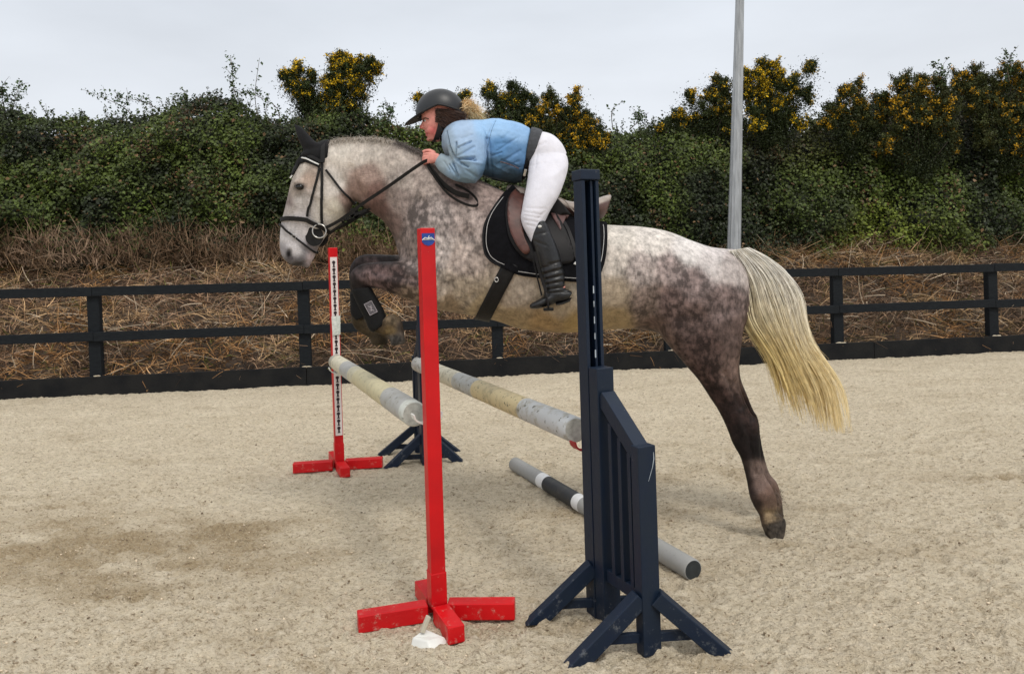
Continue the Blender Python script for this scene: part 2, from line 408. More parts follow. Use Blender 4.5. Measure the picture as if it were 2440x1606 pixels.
# wide ground under everything
gm = mat('earth', (.20, .16, .11), .95, .3, .4, bump=.02, bscale=6)
V = [(-600, -300, -.06), (600, -300, -.06), (600, 900, -.06), (-600, 900, -.06)]
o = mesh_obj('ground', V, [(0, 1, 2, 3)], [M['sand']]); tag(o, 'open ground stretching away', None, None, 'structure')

# ---- crumbs of sand
n = 26000
yy = 2.3 * (9.5 / 2.3) ** rng.random(n); xx = (rng.random(n) * 2 - 1) * yy * .78
pmv = patchmap(xx, yy); keep = rng.random(n) < (.35 + .65 * pmv + .3 * (fbm(xx * 2, yy * 2) > .55)); xx, yy = xx[keep], yy[keep]; n = len(xx)
keep = yy < yfence(xx) - .05; xx, yy = xx[keep], yy[keep]; n = len(xx)
sz = .0022 + .0060 * rng.random(n) ** 4
oc = np.array([[1, 0, 0], [0, 1, 0], [-1, 0, 0], [0, -1, 0], [0, 0, .7], [0, 0, -.7]]); of = np.array([[0, 1, 4], [1, 2, 4], [2, 3, 4], [3, 0, 4], [1, 0, 5], [2, 1, 5], [3, 2, 5], [0, 3, 5]])
V = oc[None] * sz[:, None, None] * (1 + .5 * (rng.random((n, 6, 1)) - .5)) + rng.normal(0, .2, (n, 6, 3)) * sz[:, None, None]
V = V + np.stack([xx, yy, sand_height(xx, yy) + sz * .3], -1)[:, None]
F = (of[None] + 6 * np.arange(n)[:, None, None]).reshape(-1, 3)
tone = rng.random(n)[:, None]; cc = np.where(tone < .3, np.array([[.24, .18, .12]]), np.array([[.66, .55, .41]])) * (.7 + .5 * rng.random((n, 1)))
o = mesh_obj('sand_crumbs', V.reshape(-1, 3), F, M['dry'], col=np.repeat(cc, 6, 0)); tag(o, 'loose crumbs of sand and fibre over the arena', 'sand', None, 'stuff')

# ---- bank behind the fence
def bank(x, y):
    dd = y - yfence(x)
    z = np.interp(dd, [-.1, 0, .25, 1.0, 2.0, 3.0, 4.2, 6, 60], [-.2, .03, .18, .60, 1.25, 1.75, 2.0, 2.1, 2.1])
    return z + np.clip(dd, 0, 1) * (.30 * (fbm(x * 1.2, y * 1.2, 4, 4) - .5) + .06 * (fbm(x * 8, y * 8, 1, 2) - .5))
bx = np.linspace(-16, 16, 330); bd = np.concatenate([np.linspace(.03, 4.5, 110), np.linspace(4.8, 60, 24)])
BX, BD = np.meshgrid(bx, bd); BY = yfence(BX) + BD; BZ = bank(BX, BY)
V = np.stack([BX, BY, BZ], -1).reshape(-1, 3); r_, c_ = BX.shape; ii = np.arange(r_ * c_).reshape(r_, c_)
F = np.stack([ii[:-1, :-1], ii[:-1, 1:], ii[1:, 1:], ii[1:, :-1]], -1).reshape(-1, 4)
M['soil'] = mat('bank_soil', (.075, .048, .030), .95, scale=3, col2=(.030, .020, .013), bump=.03, bscale=14)
o = mesh_obj('bank', V, F, M['soil'], smooth=True); tag(o, 'earth bank rising behind the arena fence', None, None, 'structure')

def strands(name, R, D, L, wd, C, m, parent=None, seg=4, curl=.3, droop=.0, C2=None, kind=None, taper=.25, wav=0.):
    """curved flat blades: roots R, directions D, lengths L"""
    n = len(R); D = D / np.linalg.norm(D, axis=1, keepdims=True)
    side = np.cross(D, rng.normal(0, 1, (n, 3))); side /= np.linalg.norm(side, axis=1, keepdims=True)
    bend = rng.normal(0, 1, (n, 3)) * curl; V = np.empty((n, seg + 1, 2, 3)); Cc = np.empty((n, seg + 1, 2, 3))
    ph = rng.random(n) * 6.28
    for k in range(seg + 1):
        s = k / seg
        p = R + D * (L * s)[:, None] + bend * (L * s * s)[:, None] + np.array([0, 0, -1.]) * (droop * L * s * s)[:, None]
        if wav: p = p + side * (wav * L * np.sin(ph + s * 9))[:, None]
        wk = (wd * (1 - (1 - taper) * s))[:, None] * .5
        V[:, k, 0] = p - side * wk; V[:, k, 1] = p + side * wk
        cc = C if C2 is None else C * (1 - s) + C2 * s
        Cc[:, k, 0] = cc; Cc[:, k, 1] = cc
    idx = np.arange(n * (seg + 1) * 2).reshape(n, seg + 1, 2)
    F = np.stack([idx[:, :-1, 0], idx[:, :-1, 1], idx[:, 1:, 1], idx[:, 1:, 0]], -1).reshape(-1, 4)
    return mesh_obj(name, V.reshape(-1, 3), F, m, parent, col=Cc.reshape(-1, 3))

# ---- dry grass on the bank
n = 70000
x = rng.uniform(-13, 13, n); dd = .22 + 3.0 * rng.random(n) ** .9; y = yfence(x) + dd; z = bank(x, y)
R = np.stack([x, y, z - .01], -1); D = rng.normal(0, 1, (n, 3)); D[:, 2] = np.abs(D[:, 2]) * .7 + .1; D[:, 1] -= .4
cl = fbm(x * 1.1, y * 1.1, 3, 3); cl2 = fbm(x * 3, y * 3, 6, 2)
base = np.where((cl > .53)[:, None], np.array([[.42, .26, .12]]), np.array([[.34, .245, .165]]))
base = np.where((cl2 > .60)[:, None], np.array([[.52, .39, .23]]), base)
base = np.where(((cl2 < .40) & (rng.random(n) < .5))[:, None], np.array([[.085, .055, .035]]), base)
base = np.where((rng.random(n) < .08)[:, None], np.array([[.10, .12, .03]]), base)
rt = np.clip((x - 1) / 3, 0, 1)[:, None]; base = base * (1 - .22 * rt)
C = base * np.array([[1.14, 1.0, .92]]) * (.25 + 1.2 * rng.random((n, 1)) ** 1.2)
o = strands('dry_grass', R + np.array([[0, -.02, .02]]), D, .07 + .24 * rng.random(n), .006 + .011 * rng.random(n), C, M['dry'], curl=.45, droop=.35)
tag(o, 'matted brown dead grass covering the bank behind the fence', 'dry grass', None, 'stuff')
# ---- cut sticks and bramble canes on the bank
n = 4200
x = rng.uniform(-13, 13, n); dd = .4 + 2.6 * rng.random(n); y = yfence(x) + dd; z = bank(x, y)
R = np.stack([x, y, z + .02], -1); D = rng.normal(0, 1, (n, 3)); D[:, 2] = np.abs(D[:, 2]) * .5
C = np.array([[.50, .40, .29]]) * (.3 + 1.0 * rng.random((n, 1)))
V = []; L = .15 + .45 * rng.random(n)
mb = None
o = strands('dead_sticks', R, D, L, +.005 + .015 * rng.random(n) ** 2, C, M['dry'], curl=.25, droop=.1, seg=5, taper=.6)
tag(o, 'tangle of dead bramble canes and hedge trimmings on the bank', 'dead sticks', None, 'stuff')

# ---- hedge
sil = [(-700, 250), (-300, 235), (0, 262), (60, 262), (110, 285), (170, 300), (240, 292), (300, 300), (400, 278), (450, 250), (520, 238), (580, 250), (625, 290), (680, 290), (740, 268), (820, 262), (880, 275),
       (940, 300), (1020, 300), (1100, 262), (1200, 250), (1300, 262), (1380, 295), (1450, 300), (1500, 285), (1570, 265), (1640, 255), (1720, 262), (1800, 275), (1870, 292), (1930, 262), (2010, 232), (2100, 212), (2200, 205), (2300, 180), (2380, 170), (2700, 160), (3200, 170)]
sx = np.array([atd(p, q, 13.8)[0] for p, q in sil]); szt = np.array([atd(p, q, 13.8)[2] for p, q in sil])
def htop(x): return np.interp(x, sx, szt)
def hfoot(x): return np.interp(x, [-8, -3, 0, 4, 8], [1.80, 1.80, 1.45, 1.02, .98])
def hedge_pt(x, u, off=0.):
    """u 0..1 front face, 1..1.5 rolls over to the back; off = depth behind the outer surface"""
    top = htop(x); ft = hfoot(x)
    a = np.clip(u, 0, 1); bk = np.clip(u - 1, 0, 1)
    lump = .8 * (fbm(x * .9, u * 2.6, 2, 3) - .5) + .55 * (fbm(x * 2.6, u * 7, 5, 3) - .5)
    Yp = yfence(x) + 2.35 + 1.5 * a ** 1.5 + 1.0 * np.maximum(0, a - .8) + 4.0 * bk - lump + off
    Zp = ft + (top - ft) * (a - .09 * np.clip((a - .8) / .2, 0, 1) ** 2) * 1.0 + (top - ft) * .09 * np.clip((a - .8) / .2, 0, 1) - .2 * bk + .10 * (fbm(x * 2.5, u * 6, 9, 3) - .5) - off * .25
    return Yp, Zp
hx = np.linspace(-13, 13, 300); hu = np.linspace(-.25, 1.5, 70)
HX, HU = np.meshgrid(hx, hu); HY, HZ = hedge_pt(HX, HU, .30)
HZ = HZ - .16 * np.clip((HU - .72) / .25, 0, 1); HZ = np.where(HU < 0, HZ + HU * 2, HZ)
V = np.stack([HX, HY, HZ], -1).reshape(-1, 3); r_, c_ = HX.shape; ii = np.arange(r_ * c_).reshape(r_, c_)
F = np.stack([ii[:-1, :-1], ii[:-1, 1:], ii[1:, 1:], ii[1:, :-1]], -1).reshape(-1, 4)

def leaves(P, Nn, S, C, ar=.6):
    """folded leaf quads"""
    n = len(P); a = rng.normal(0, 1, (n, 3)); Nn = Nn / np.linalg.norm(Nn, axis=1, keepdims=True)
    a -= Nn * np.sum(a * Nn, 1, keepdims=True); a /= np.linalg.norm(a, axis=1, keepdims=True); b_ = np.cross(Nn, a)
    S = S[:, None]
    V = np.stack([P - a * S * .5, P + b_ * S * ar * .5 + Nn * S * .12, P + a * S * .5 - Nn * S * .1, P - b_ * S * ar * .5 + Nn * S * .12], 1)
    return V.reshape(-1, 3), np.arange(4 * n).reshape(n, 4), np.repeat(C, 4, 0)
n = 230000
x = rng.uniform(-12.5, 12.5, n); u = rng.random(n) ** .92 * 1.14
off = np.abs(rng.normal(0, .14, n)) - .07 + .1 * np.clip(rng.random(n) - .8, 0, 1)
y, z = hedge_pt(x, u, off)
fr = fbm(x * 1.5, u * 4, 7, 3)                                   # clumps
low = np.clip(1 - (u - .02) / np.interp(x, [-8, -3, 0, 2, 8], [.20, .18, .14, .07, .05]), 0, 1)
keep = rng.random(n) > low * .93
tp = np.clip((u - .82) / .2, 0, 1); z = z + tp * np.where(rng.random(n) < .10, rng.random(n) ** 2.2 * .16 * (fbm(x * 5, 0, 8, 2) > .46), -.28 * rng.random(n) ** 1.3)
Nn = np.stack([rng.normal(0, .55, n), -.75 + rng.normal(0, .5, n), .75 + rng.normal(0, .4, n)], -1)
g1 = np.array([[.020, .029, .009]]); g2 = np.array([[.078, .108, .020]]); g3 = np.array([[.19, .23, .030]])
tn = np.clip((fr - .36) / .28, 0, 1)[:, None]
C = g1 * (1 - tn) + g2 * tn
gb = np.clip((fbm(x * .5, u * 1.3, 12, 2) - .55) * 6, 0, 1)[:, None]; C = C * (1 - gb * .75) + g3 * gb * .75
br = (rng.random(n) < .03 + .20 * (fbm(x * 2, u * 5, 15, 2) > .68))[:, None]; C = np.where(br, np.array([[.14, .085, .04]]), C)
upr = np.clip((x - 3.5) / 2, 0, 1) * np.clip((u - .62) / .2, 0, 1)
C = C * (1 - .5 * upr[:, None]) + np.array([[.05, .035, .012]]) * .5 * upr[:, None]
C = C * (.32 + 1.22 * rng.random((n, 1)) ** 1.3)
P = np.stack([x, y, z], -1)[keep]; S = (.034 + .052 * rng.random(n) ** 1.4)[keep]
LV, LF, LC = leaves(P, Nn[keep], S, C[keep], .68)
hedge_core = mat('hedge_shadow_leaves', (.012, .018, .008), .9, .5, 6, bump=.03, bscale=10)
# small sprigs along the top edge: thin stem and leaves on it
SV = []; SC = []; LP = []; LC2 = []
for i in range(900):
    x_ = rng.uniform(-12, 12); u_ = rng.uniform(.86, 1.12); y_, z_ = hedge_pt(np.array(x_), np.array(u_), 0.); b0 = np.array([x_, float(y_), float(z_) - .05])
    L_ = .08 + .26 * rng.random() ** 1.6; dr = np.array([rng.normal(0, .55), rng.normal(-.1, .4), 1.]); dr /= np.linalg.norm(dr); bend = rng.normal(0, .3, 3)
    k = int(8 + L_ * 70); tq = rng.random((k, 1)) ** .8; LP.append(b0 + dr * L_ * tq + bend * L_ * tq ** 2 + np.clip(rng.normal(0, .018, (k, 3)), -.035, .035))
    LC2.append(np.array([[.055, .082, .022]]) * (.5 + .9 * rng.random((k, 1))) * rng.uniform(.6, 1.2))
    pts = [b0, b0 + dr * L_ * .5 + bend * L_ * .25, b0 + dr * L_ + bend * L_]; wv = np.array([.0035, 0, 0])
    for a, b_ in zip(pts, pts[1:]): SV += [a - wv, a + wv, b_ + wv * .6, b_ - wv * .6]; SC += [[.09, .07, .045]] * 4
LPa = np.concatenate(LP); SL, SF, SCl = leaves(LPa, rng.normal(0, 1, (len(LPa), 3)) + np.array([[0, -.4, .6]]), .025 + .03 * rng.random(len(LPa)), np.concatenate(LC2), .65)
SV = np.array(SV); SFq = np.arange(len(SV)).reshape(-1, 4)
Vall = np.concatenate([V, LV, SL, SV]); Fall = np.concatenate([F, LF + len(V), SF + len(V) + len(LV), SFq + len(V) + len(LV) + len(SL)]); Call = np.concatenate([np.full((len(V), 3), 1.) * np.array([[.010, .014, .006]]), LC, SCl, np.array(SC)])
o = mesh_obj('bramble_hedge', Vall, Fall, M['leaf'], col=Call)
tag(o, 'tall dense bramble and ivy hedge growing along the bank behind the fence', 'hedge', None, 'stuff')
# dead stems in the lower hedge
n = 26000
x = rng.uniform(-12.5, 12.5, n); u = rng.random(n) * np.interp(x, [-8, -3, 0, 3, 8], [.20, .18, .13, .07, .05]); y, z = hedge_pt(x, u, rng.random(n) * .3 - .12)
z = np.minimum(z, z) - .15; D = rng.normal(0, .35, (n, 3)); D[:, 2] += .9; D[:, 1] -= .2
base = np.where((fbm(x * 1.5, u * 5, 2, 2) > .5)[:, None], np.array([[.36, .25, .17]]), np.array([[.24, .16, .10]]))
C = base * (.4 + .9 * rng.random((n, 1)))
o = strands('dead_stems', np.stack([x, y, z], -1), D, .10 + .34 * rng.random(n) ** 1.5, .006 + .010 * rng.random(n), C, M['dry'], curl=.25, droop=.25)
tag(o, 'upright dead stems fringing the foot of the hedge', 'dead stems', None, 'stuff')

# ---- bramble shoots on the skyline
shoots = [  # D pixels: polyline, leaf density
    ([(330, 300), (290, 255), (250, 232), (200, 212)], 'long arching bramble shoot bending left over the low part of the hedge'),
    ([(395, 285), (360, 250), (320, 235), (270, 228)], 'thin bramble shoot arching left just below the longest one'),
    ([(425, 280), (430, 250), (420, 225)], 'short upright bramble sprig left of the hedge hump'),
    ([(560, 250), (545, 210), (540, 165), (530, 130)], 'tall leafy bramble shoot rising highest above the hedge hump'),
    ([(600, 280), (590, 220), (603, 135)], 'bare thin upright shoot right of the tall leafy one'),
    ([(650, 300), (640, 250), (600, 225), (560, 215)], 'leafy shoot bending left between the hump and the flowering gorse'),
    ([(20, 270), (40, 230), (42, 195)], 'sparse upright bramble sprig at the far left of the skyline'),
    ([(10, 265), (5, 230), (12, 205)], 'short twig touching the left edge of the picture'),
    ([(880, 290), (905, 265), (900, 245)], 'small sprig between the flowering gorse and the rider helmet'),
    ([(1425, 300), (1420, 265), (1432, 245)], 'bare upright sprig right of the gorse behind the rider'),
    ([(1465, 300), (1490, 275), (1480, 262)], 'small leafy twig over the dip in the hedge'),
    ([(2185, 210), (2190, 175), (2175, 150)], 'leafy twig standing over the right part of the hedge'),
    ([(2340, 190), (2350, 155), (2345, 130)], 'topmost leafy twig near the right edge of the skyline')]
for pts, lab in shoots:
    P3 = catmull([atd(px, py, 13.4) + np.array([0, random.uniform(-.1, .1), 0]) for px, py in pts], 6)
    th = thing('bramble_shoot', P3[0], lab, 'bramble shoot', 'bramble shoots above the hedge')
    mb = MB(); mb.tube(P3, list(np.linspace(.009, .003, len(P3))), 5)
    side = []
    bare = 'bare' in lab
    for q in range(2 if bare else 6):
        i0 = random.randrange(len(P3) // 3, len(P3) - 1); e1 = P3[i0] + np.array([random.uniform(-.22, .22), random.uniform(-.1, .1), random.uniform(.02, .25)])
        mb.tube([P3[i0], (P3[i0] + e1) / 2 + np.array([0, 0, .02]), e1], [.004, .003, .002], 4); side.append((P3[i0], e1))
    mb.build('stem', M['bark'], th)
    k = 12 if bare else 90; tt = rng.random(k) ** .8
    P = P3[(tt * (len(P3) - 1)).astype(int)] + rng.normal(0, .05, (k, 3))
    ex_ = [a + (b_ - a) * random.random() + np.random.default_rng(q).normal(0, .03, 3) for q, (a, b_) in enumerate(side * 8)]
    P = np.concatenate([P, np.array(ex_)]); k = len(P)
    LV, LF, LC = leaves(P, rng.normal(0, 1, (k, 3)) + np.array([[0, -.4, .6]]), .035 + .04 * rng.random(k), np.array([[.05, .085, .03]]) * (.6 + .9 * rng.random((k, 1))), .6)
    mesh_obj('foliage', LV, LF, M['leaf'], th, col=LC)

# ---- gorse bushes
def gorse(blobs, Y, label, fl, stems, tint=0., root=None):
    Y = Y + .35
    c0 = np.mean([atd(bx_, by_, Y) for bx_, by_, _ in blobs], 0)
    rt_ = atd(*root, Y) if root else c0 - np.array([0, 0, .9])
    th = thing('gorse_bush', rt_, label, 'gorse bush', 'gorse bushes on top of the hedge')
    mb = MB(); LP = []; LN = []; LS = []; LCc = []; FP = []; FS = []; FCc = []
    sub = []
    for bx_, by_, br_ in blobs:
        for q in range(5):
            a_ = random.random() * 6.283; rr = br_ * random.uniform(.25, .72); sub.append((bx_ + math.cos(a_) * rr, by_ + math.sin(a_) * rr * .9, br_ * random.uniform(.38, .62)))
        sub.append((bx_ + random.uniform(-.4, .4) * br_, by_ + br_ * .9, br_ * .7))
    for bx_, by_, br_ in sub:
        c = atd(bx_, by_, Y); r = br_ * Y / 1719; c[1] += random.uniform(-.12, .12)
        mid = (rt_ + c) / 2 + np.array([random.uniform(-.12, .12), random.uniform(-.1, .1), random.uniform(0, .15)])
        if random.random() < .4: mb.tube(catmull([rt_ + np.array([random.uniform(-.25, .25), .1, 0]), mid, c], 4), list(np.linspace(.010, .005, 9)), 5)
        flb = random.choice((.08, .3, 1.0, 2.0, 1.8)) * fl
        k = 300; tq = rng.random((k, 1)) ** .8; lp = rt_ * (1 - tq) + c * tq + np.clip(rng.normal(0, .06, (k, 3)), -.11, .11) * (.8 + tq); lp[:, 0] += np.clip(rng.normal(0, .07, k), -.12, .12); LP.append(lp); LN.append(rng.normal(0, 1, (k, 3)) + np.array([[0, -.3, .5]])); LS.append(.02 + .03 * rng.random(k)); LCc.append(np.array([[.030, .042, .014]]) * (.5 + .8 * rng.random((k, 1))))
        nt_ = max(6, int(60 * (r / .3) ** 2))
        for q in range(nt_):
            v = rng.normal(0, 1, 3); v /= np.linalg.norm(v); v[2] = v[2] * .85 + .15
            tip = c + v * r * (rng.random() ** .4) * rng.uniform(.6, 1.3) + np.array([0, 0, .5 * r * max(0, rng.normal(0, .5))])
            mb.tube([c + v * r * .15, tip], [.004, .002], 4)
            k = 60; s = rng.random(k) ** .6
            ax = tip - c; p = tip + (ax / (np.linalg.norm(ax) + 1e-6))[None] * (rng.random((k, 1)) - .75) * .13 + np.clip(rng.normal(0, .026, (k, 3)), -.045, .045)
            LP.append(p); LN.append(rng.normal(0, 1, (k, 3)) + np.array([[0, -.3, .5]])); LS.append(.018 + .030 * rng.random(k))
            tn = rng.random(); cb = np.array([.036, .050, .016]) * (.7 + .9 * tn) + tint * np.array([.03, .018, .004])
            LCc.append(cb[None] * (.6 + .8 * rng.random((k, 1))))
            if rng.random() < flb:
                k = int(rng.uniform(16, 50)); p = tip + (ax / (np.linalg.norm(ax) + 1e-6))[None] * (rng.random((k, 1)) - .45) * .10 + np.clip(rng.normal(0, .024, (k, 3)), -.045, .045)
                FP.append(p); FS.append(.018 + .020 * rng.random(k))
                FCc.append(np.array([[.80, .53, .018 + .01 * tint]]) * np.array([[1, 1 - .28 * tint, 1]]) * (1 - .3 * tint) * (.45 + .8 * rng.random((k, 1))))
    mb.build('stems', M['dark_bark'], th)
    P = np.concatenate(LP); LV, LF, LC = leaves(P, np.concatenate(LN), np.concatenate(LS), np.concatenate(LCc), .5)
    mesh_obj('foliage', LV, LF, M['leaf'], th, col=LC)
    if FP:
        P = np.concatenate(FP); LV, LF, LC = leaves(P, rng.normal(0, 1, (len(P), 3)) + np.array([[0, -.5, .6]]), np.concatenate(FS), np.concatenate(FCc), .8)
        mesh_obj('flowers', LV, LF, M['flower'], th, col=LC)
gorse([(800, 155, 36), (770, 185, 28), (845, 150, 30), (830, 195, 30), (790, 225, 32), (795, 138, 22), (868, 150, 18), (810, 255, 24), (780, 205, 30), (815, 175, 34)], 13.3, 'tall gorse bush full of yellow flowers above the horse head', .75, 4, root=(790, 330))
gorse([(690, 188, 30), (715, 215, 24), (700, 205, 26), (668, 180, 18), (690, 160, 16), (725, 178, 12), (738, 240, 20), (740, 262, 22)], 13.45, 'smaller thin gorse bush with few flowers left of the tall one', .42, 4, root=(745, 330))
gorse([(978, 232, 13), (1085, 228, 20), (1070, 240, 18), (1010, 262, 18), (1050, 268, 22)], 13.5, 'low gorse clump peeping out on both sides of the riding helmet', .5, 3, root=(1040, 330))
gorse([(1190, 208, 26), (1135, 210, 20), (1160, 235, 26), (1225, 235, 32), (1195, 255, 32), (1240, 270, 36), (1165, 275, 28)], 13.5, 'dark gorse bush with yellow tips right of the rider ponytail', .30, 4, root=(1200, 340))
gorse([(1290, 232, 30), (1330, 225, 20), (1320, 262, 32), (1280, 275, 36), (1365, 275, 20), (1375, 300, 36), (1310, 310, 42), (1240, 310, 30), (1340, 340, 38), (1400, 320, 24)], 13.1, 'gorse bush with orange flowers behind the rider seat', .55, 5, tint=.4, root=(1320, 400))
gorse([(1690, 190, 28), (1665, 200, 26), (1660, 235, 34), (1700, 235, 36), (1610, 222, 14), (1630, 265, 34), (1580, 285, 34), (1545, 300, 26), (1690, 270, 36)], 13.5, 'dark gorse bush left of the lamp pole', .28, 5, tint=.2, root=(1650, 350))
gorse([(1780, 160, 28), (1800, 172, 30), (1745, 172, 26), (1850, 190, 24), (1775, 200, 34), (1820, 215, 36), (1870, 218, 20), (1755, 225, 36), (1810, 255, 38), (1840, 270, 24), (1884, 154, 13), (1770, 268, 34)], 13.4, 'tall gorse bush with yellow tips right of the lamp pole', .50, 6, root=(1790, 350))
gorse([(1960, 232, 34), (1990, 205, 22), (1930, 262, 32), (2000, 255, 36), (2050, 238, 30), (1980, 295, 34), (2040, 290, 34)], 13.3, 'rusty gorse mound right of the gap in the skyline', .26, 5, tint=.5, root=(1990, 380))
gorse([(2100, 205, 34), (2140, 190, 28), (2180, 205, 36), (2130, 240, 42), (2190, 255, 40), (2080, 280, 34), (2150, 300, 42), (2060, 330, 24), (2220, 310, 36), (2110, 350, 30)], 13.1, 'broad gorse bush with bands of orange flowers on the right of the hedge', .26, 6, tint=.55, root=(2140, 420))
gorse([(2230, 182, 30), (2265, 172, 28), (2300, 190, 36), (2350, 175, 30), (2390, 180, 40), (2260, 225, 42), (2330, 240, 48), (2390, 250, 50), (2300, 290, 46), (2370, 310, 46), (2450, 220, 60)], 13.3, 'rightmost gorse bush with brown and orange flowers at the picture edge', .24, 6, tint=.6, root=(2330, 400))

# ---- fence
th = thing('arena_fence', (FA + FB) / 2, 'black post and rail fence with a kickboard round the arena', 'fence')
def fpt(s): return FA + fdir * s
def lerp(a, b_, t_): return a + (b_ - a) * t_
posts = []
for px, py in ((217, 900), (708, 868), (1158, 850), (1562, 830), (1955, 812), (2318, 800)):
    u, v = d(px, py)[0] - PX, PY - d(px, py)[1]
    # intersect column with fence line
    best = min(np.linspace(-1, flen + 1, 3000), key=lambda s: abs(topx([fpt(s) + np.array([0, 0, .4])])[0][0] - d(px, py)[0]))
    posts.append(best)
posts = [posts[0] - 5.2, posts[0] - 2.6] + posts + [posts[-1] + 2.4, posts[-1] + 4.8]
up = np.array([0, 0, 1.])
for i, s in enumerate(posts):
    t_ = s / flen; top = lerp(1.35, 1.26, t_) - .015
    p = fpt(s) + fn * .11; mb = MB()
    jit = np.array([random.uniform(-.012, .012), 0, 0])
    mb.bar(p + up * -.05, p + up * top + jit, fdir, .10, .145); mb.build('post', M['fence'], th, bevel=.006)
for za, zb, h in ((1.315, 1.215, .115), (.735, .70, .115)):
    for i in range(0, len(posts) - 1):
        a, b_ = posts[i], posts[i + 1]
        mb = MB(); j = random.uniform(-.006, .006)
        p = fpt(a + .002) + fn * .035 + up * (lerp(za, zb, a / flen) + j); q = fpt(b_ - .002) + fn * .035 + up * (lerp(za, zb, b_ / flen) + j)
        mb.bar(p, q, up, .038, h); mb.build('rail', M['fence'], th, bevel=.005)
a = posts[0]
while a < posts[-1]:
    b_ = min(a + 3.9, posts[-1]); mb = MB()
    p = fpt(a + .003) + fn * .03 + up * (.10 + random.uniform(-.004, .004)); q = fpt(b_ - .003) + fn * .03 + up * (.10 + random.uniform(-.004, .004))
    mb.bar(p, q, up, .045, .275); mb.build('kickboard', M['kick'], th, bevel=.005); a = b_
# little sand heaps lodged on the kickboard by the posts
mb = MB()
for s in posts[2:]:
    c = fpt(s + .02) + fn * .045 + up * .235
    ellipsoid(mb, c, random.uniform(.05, .09), .03, .014, 7)
V, N, F = fuse(mb, .01, 2); V[:, 2] += .012 * (vnoise(V[:, 0] * 40, V[:, 1] * 40) - .5)
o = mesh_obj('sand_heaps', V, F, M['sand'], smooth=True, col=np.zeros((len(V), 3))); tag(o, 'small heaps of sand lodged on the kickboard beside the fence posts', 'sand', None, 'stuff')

# ---- lamp pole
YL = 11.9
pb = atd(1706, 575, YL); pt_ = atd(1719.5, 0, YL); dirp = (pt_ - pb) / np.linalg.norm(pt_ - pb)
foot = pb - dirp * ((pb[2] - .55) / dirp[2]); topp = pb + dirp * 6.5
th = thing('lamp_pole', foot, 'tall leaning galvanised lamp pole behind the fence', 'lamp pole')
V = []; F = []; n = 24; K = 14
for i in range(K):
    s = i / (K - 1); p = foot + (topp - foot) * s; hgt = p[2] - pb[2]; r = np.interp(hgt, [-2, 0, 3.9, 7], [.115, .104, .066, .045])
    for k in range(n):
        a = 2 * math.pi * k / n; rr = r * (1 + (.035 if k % 2 else -.035)); V.append(p + np.array([math.cos(a) * rr, math.sin(a) * rr, 0]))
for i in range(K - 1):
    for k in range(n): F.append((i * n + k, i * n + (k + 1) % n, (i + 1) * n + (k + 1) % n, (i + 1) * n + k))
F.append(tuple((K - 1) * n + k for k in range(n)))
mesh_obj('shaft', V, F, M['galv'], th)
mb = MB(); mb.tube([topp, topp + np.array([-.1, -.5, .15]), topp + np.array([-.15, -1.1, .2])], [.04, .035, .03], 10); mb.build('arm', M['galv'], th, smooth=True)
mb = MB(); mb.bar(topp + np.array([-.15, -1.05, .18]), topp + np.array([-.2, -1.6, .2]), up, .22, .09); mb.build('lamp_head', M['galv'], th, bevel=.02)

# ================================================================== JUMP
rd = groundd(1018, 1435) - groundd(787, 1090); rd[2] = 0; rd /= np.linalg.norm(rd)      # along the rails, towards the camera
rp = np.array([-rd[1], rd[0], 0])                                                  # to the right

def box_arm(th, c, e_, w_=.068, h_=.068, name='foot'):
    mb = MB(); c = np.array(c); e_ = np.array(e_); c[2] = e_[2] = h_ / 2 + .007
    mb.bar(c, e_, up, w_, h_); return mb.build(name, M['red'], th, bevel=.004)
def red_stand(cp, ends, H, label, strip_px=None):
    c = np.array([cp[0], cp[1], 0.])
    th = thing('jump_stand', c, label, 'jump stand', 'red jump stands')
    mb = MB(); mb.bar(c + up * .055, c + up * H, rd, .061, .061); mb.build('post', M['red'], th, bevel=.003)
    mb = MB(); mb.bar(c + up * .055, c + up * .20, rd, .067, .067); mb.build('collar', M['red'], th, bevel=.003)
    for e_ in ends:
        dv = np.array([e_[0], e_[1], 0]) - c; L = np.linalg.norm(dv); dv /= L
        box_arm(th, c + dv * .045, c + dv * L)
        q = c + dv * .12 + up * .0625
        mb = MB(); mb.tube([q - up * .004, q + up * .006], .007, 8); mb.build('bolt', M['red'], th)
    return th, c
gc = groundd(1018, 1437); 
ends = [groundd(1062, 1500), groundd(832, 1468), groundd(1198, 1436)]
e2 = gc - (ends[0] - gc) * .95; ends.append(e2)
th, c = red_stand(gc, ends, 1.62, 'near red wooden jump stand with a blue badge at its top')
# badge on the face towards the camera
fc = c + rd * .0315 + up * 1.572
bw, bh = .027, .026
V = []; F = []
pts = [(-1, 1), (1, 1), (1, -.35), (.6, -.8), (0, -1), (-.6, -.8), (-1, -.35)]
for dz in (0, .002):
    for a, b_ in pts: V.append(fc + rp * a * bw + up * b_ * bh + rd * dz)
k = len(pts); F = [tuple(range(k)), tuple(range(k, 2 * k))[::-1]] + [(i, (i + 1) % k, (i + 1) % k + k, i + k) for i in range(k)]
M['badge'] = mat('blue_enamel', srgb(20, 60, 140), .4, .15, 50)
bo = mesh_obj('badge', V, F, M['badge'], th)
mb = MB(); f2 = fc + rd * .0032
mb.tube([f2 + rp * -.026 + up * -.002, f2 + rp * -.014 + up * .008, f2 + rp * -.002 + up * .004, f2 + rp * .012 + up * .008, f2 + rp * .026 + up * -.003], .0022, 5)
mb.tube([f2 + rp * -.001 + up * .007, f2 + rp * .004 + up * .016], .0018, 5); mb.tube([f2 + rp * -.02 + up * .0, f2 + rp * .02 + up * .001], .0015, 5)
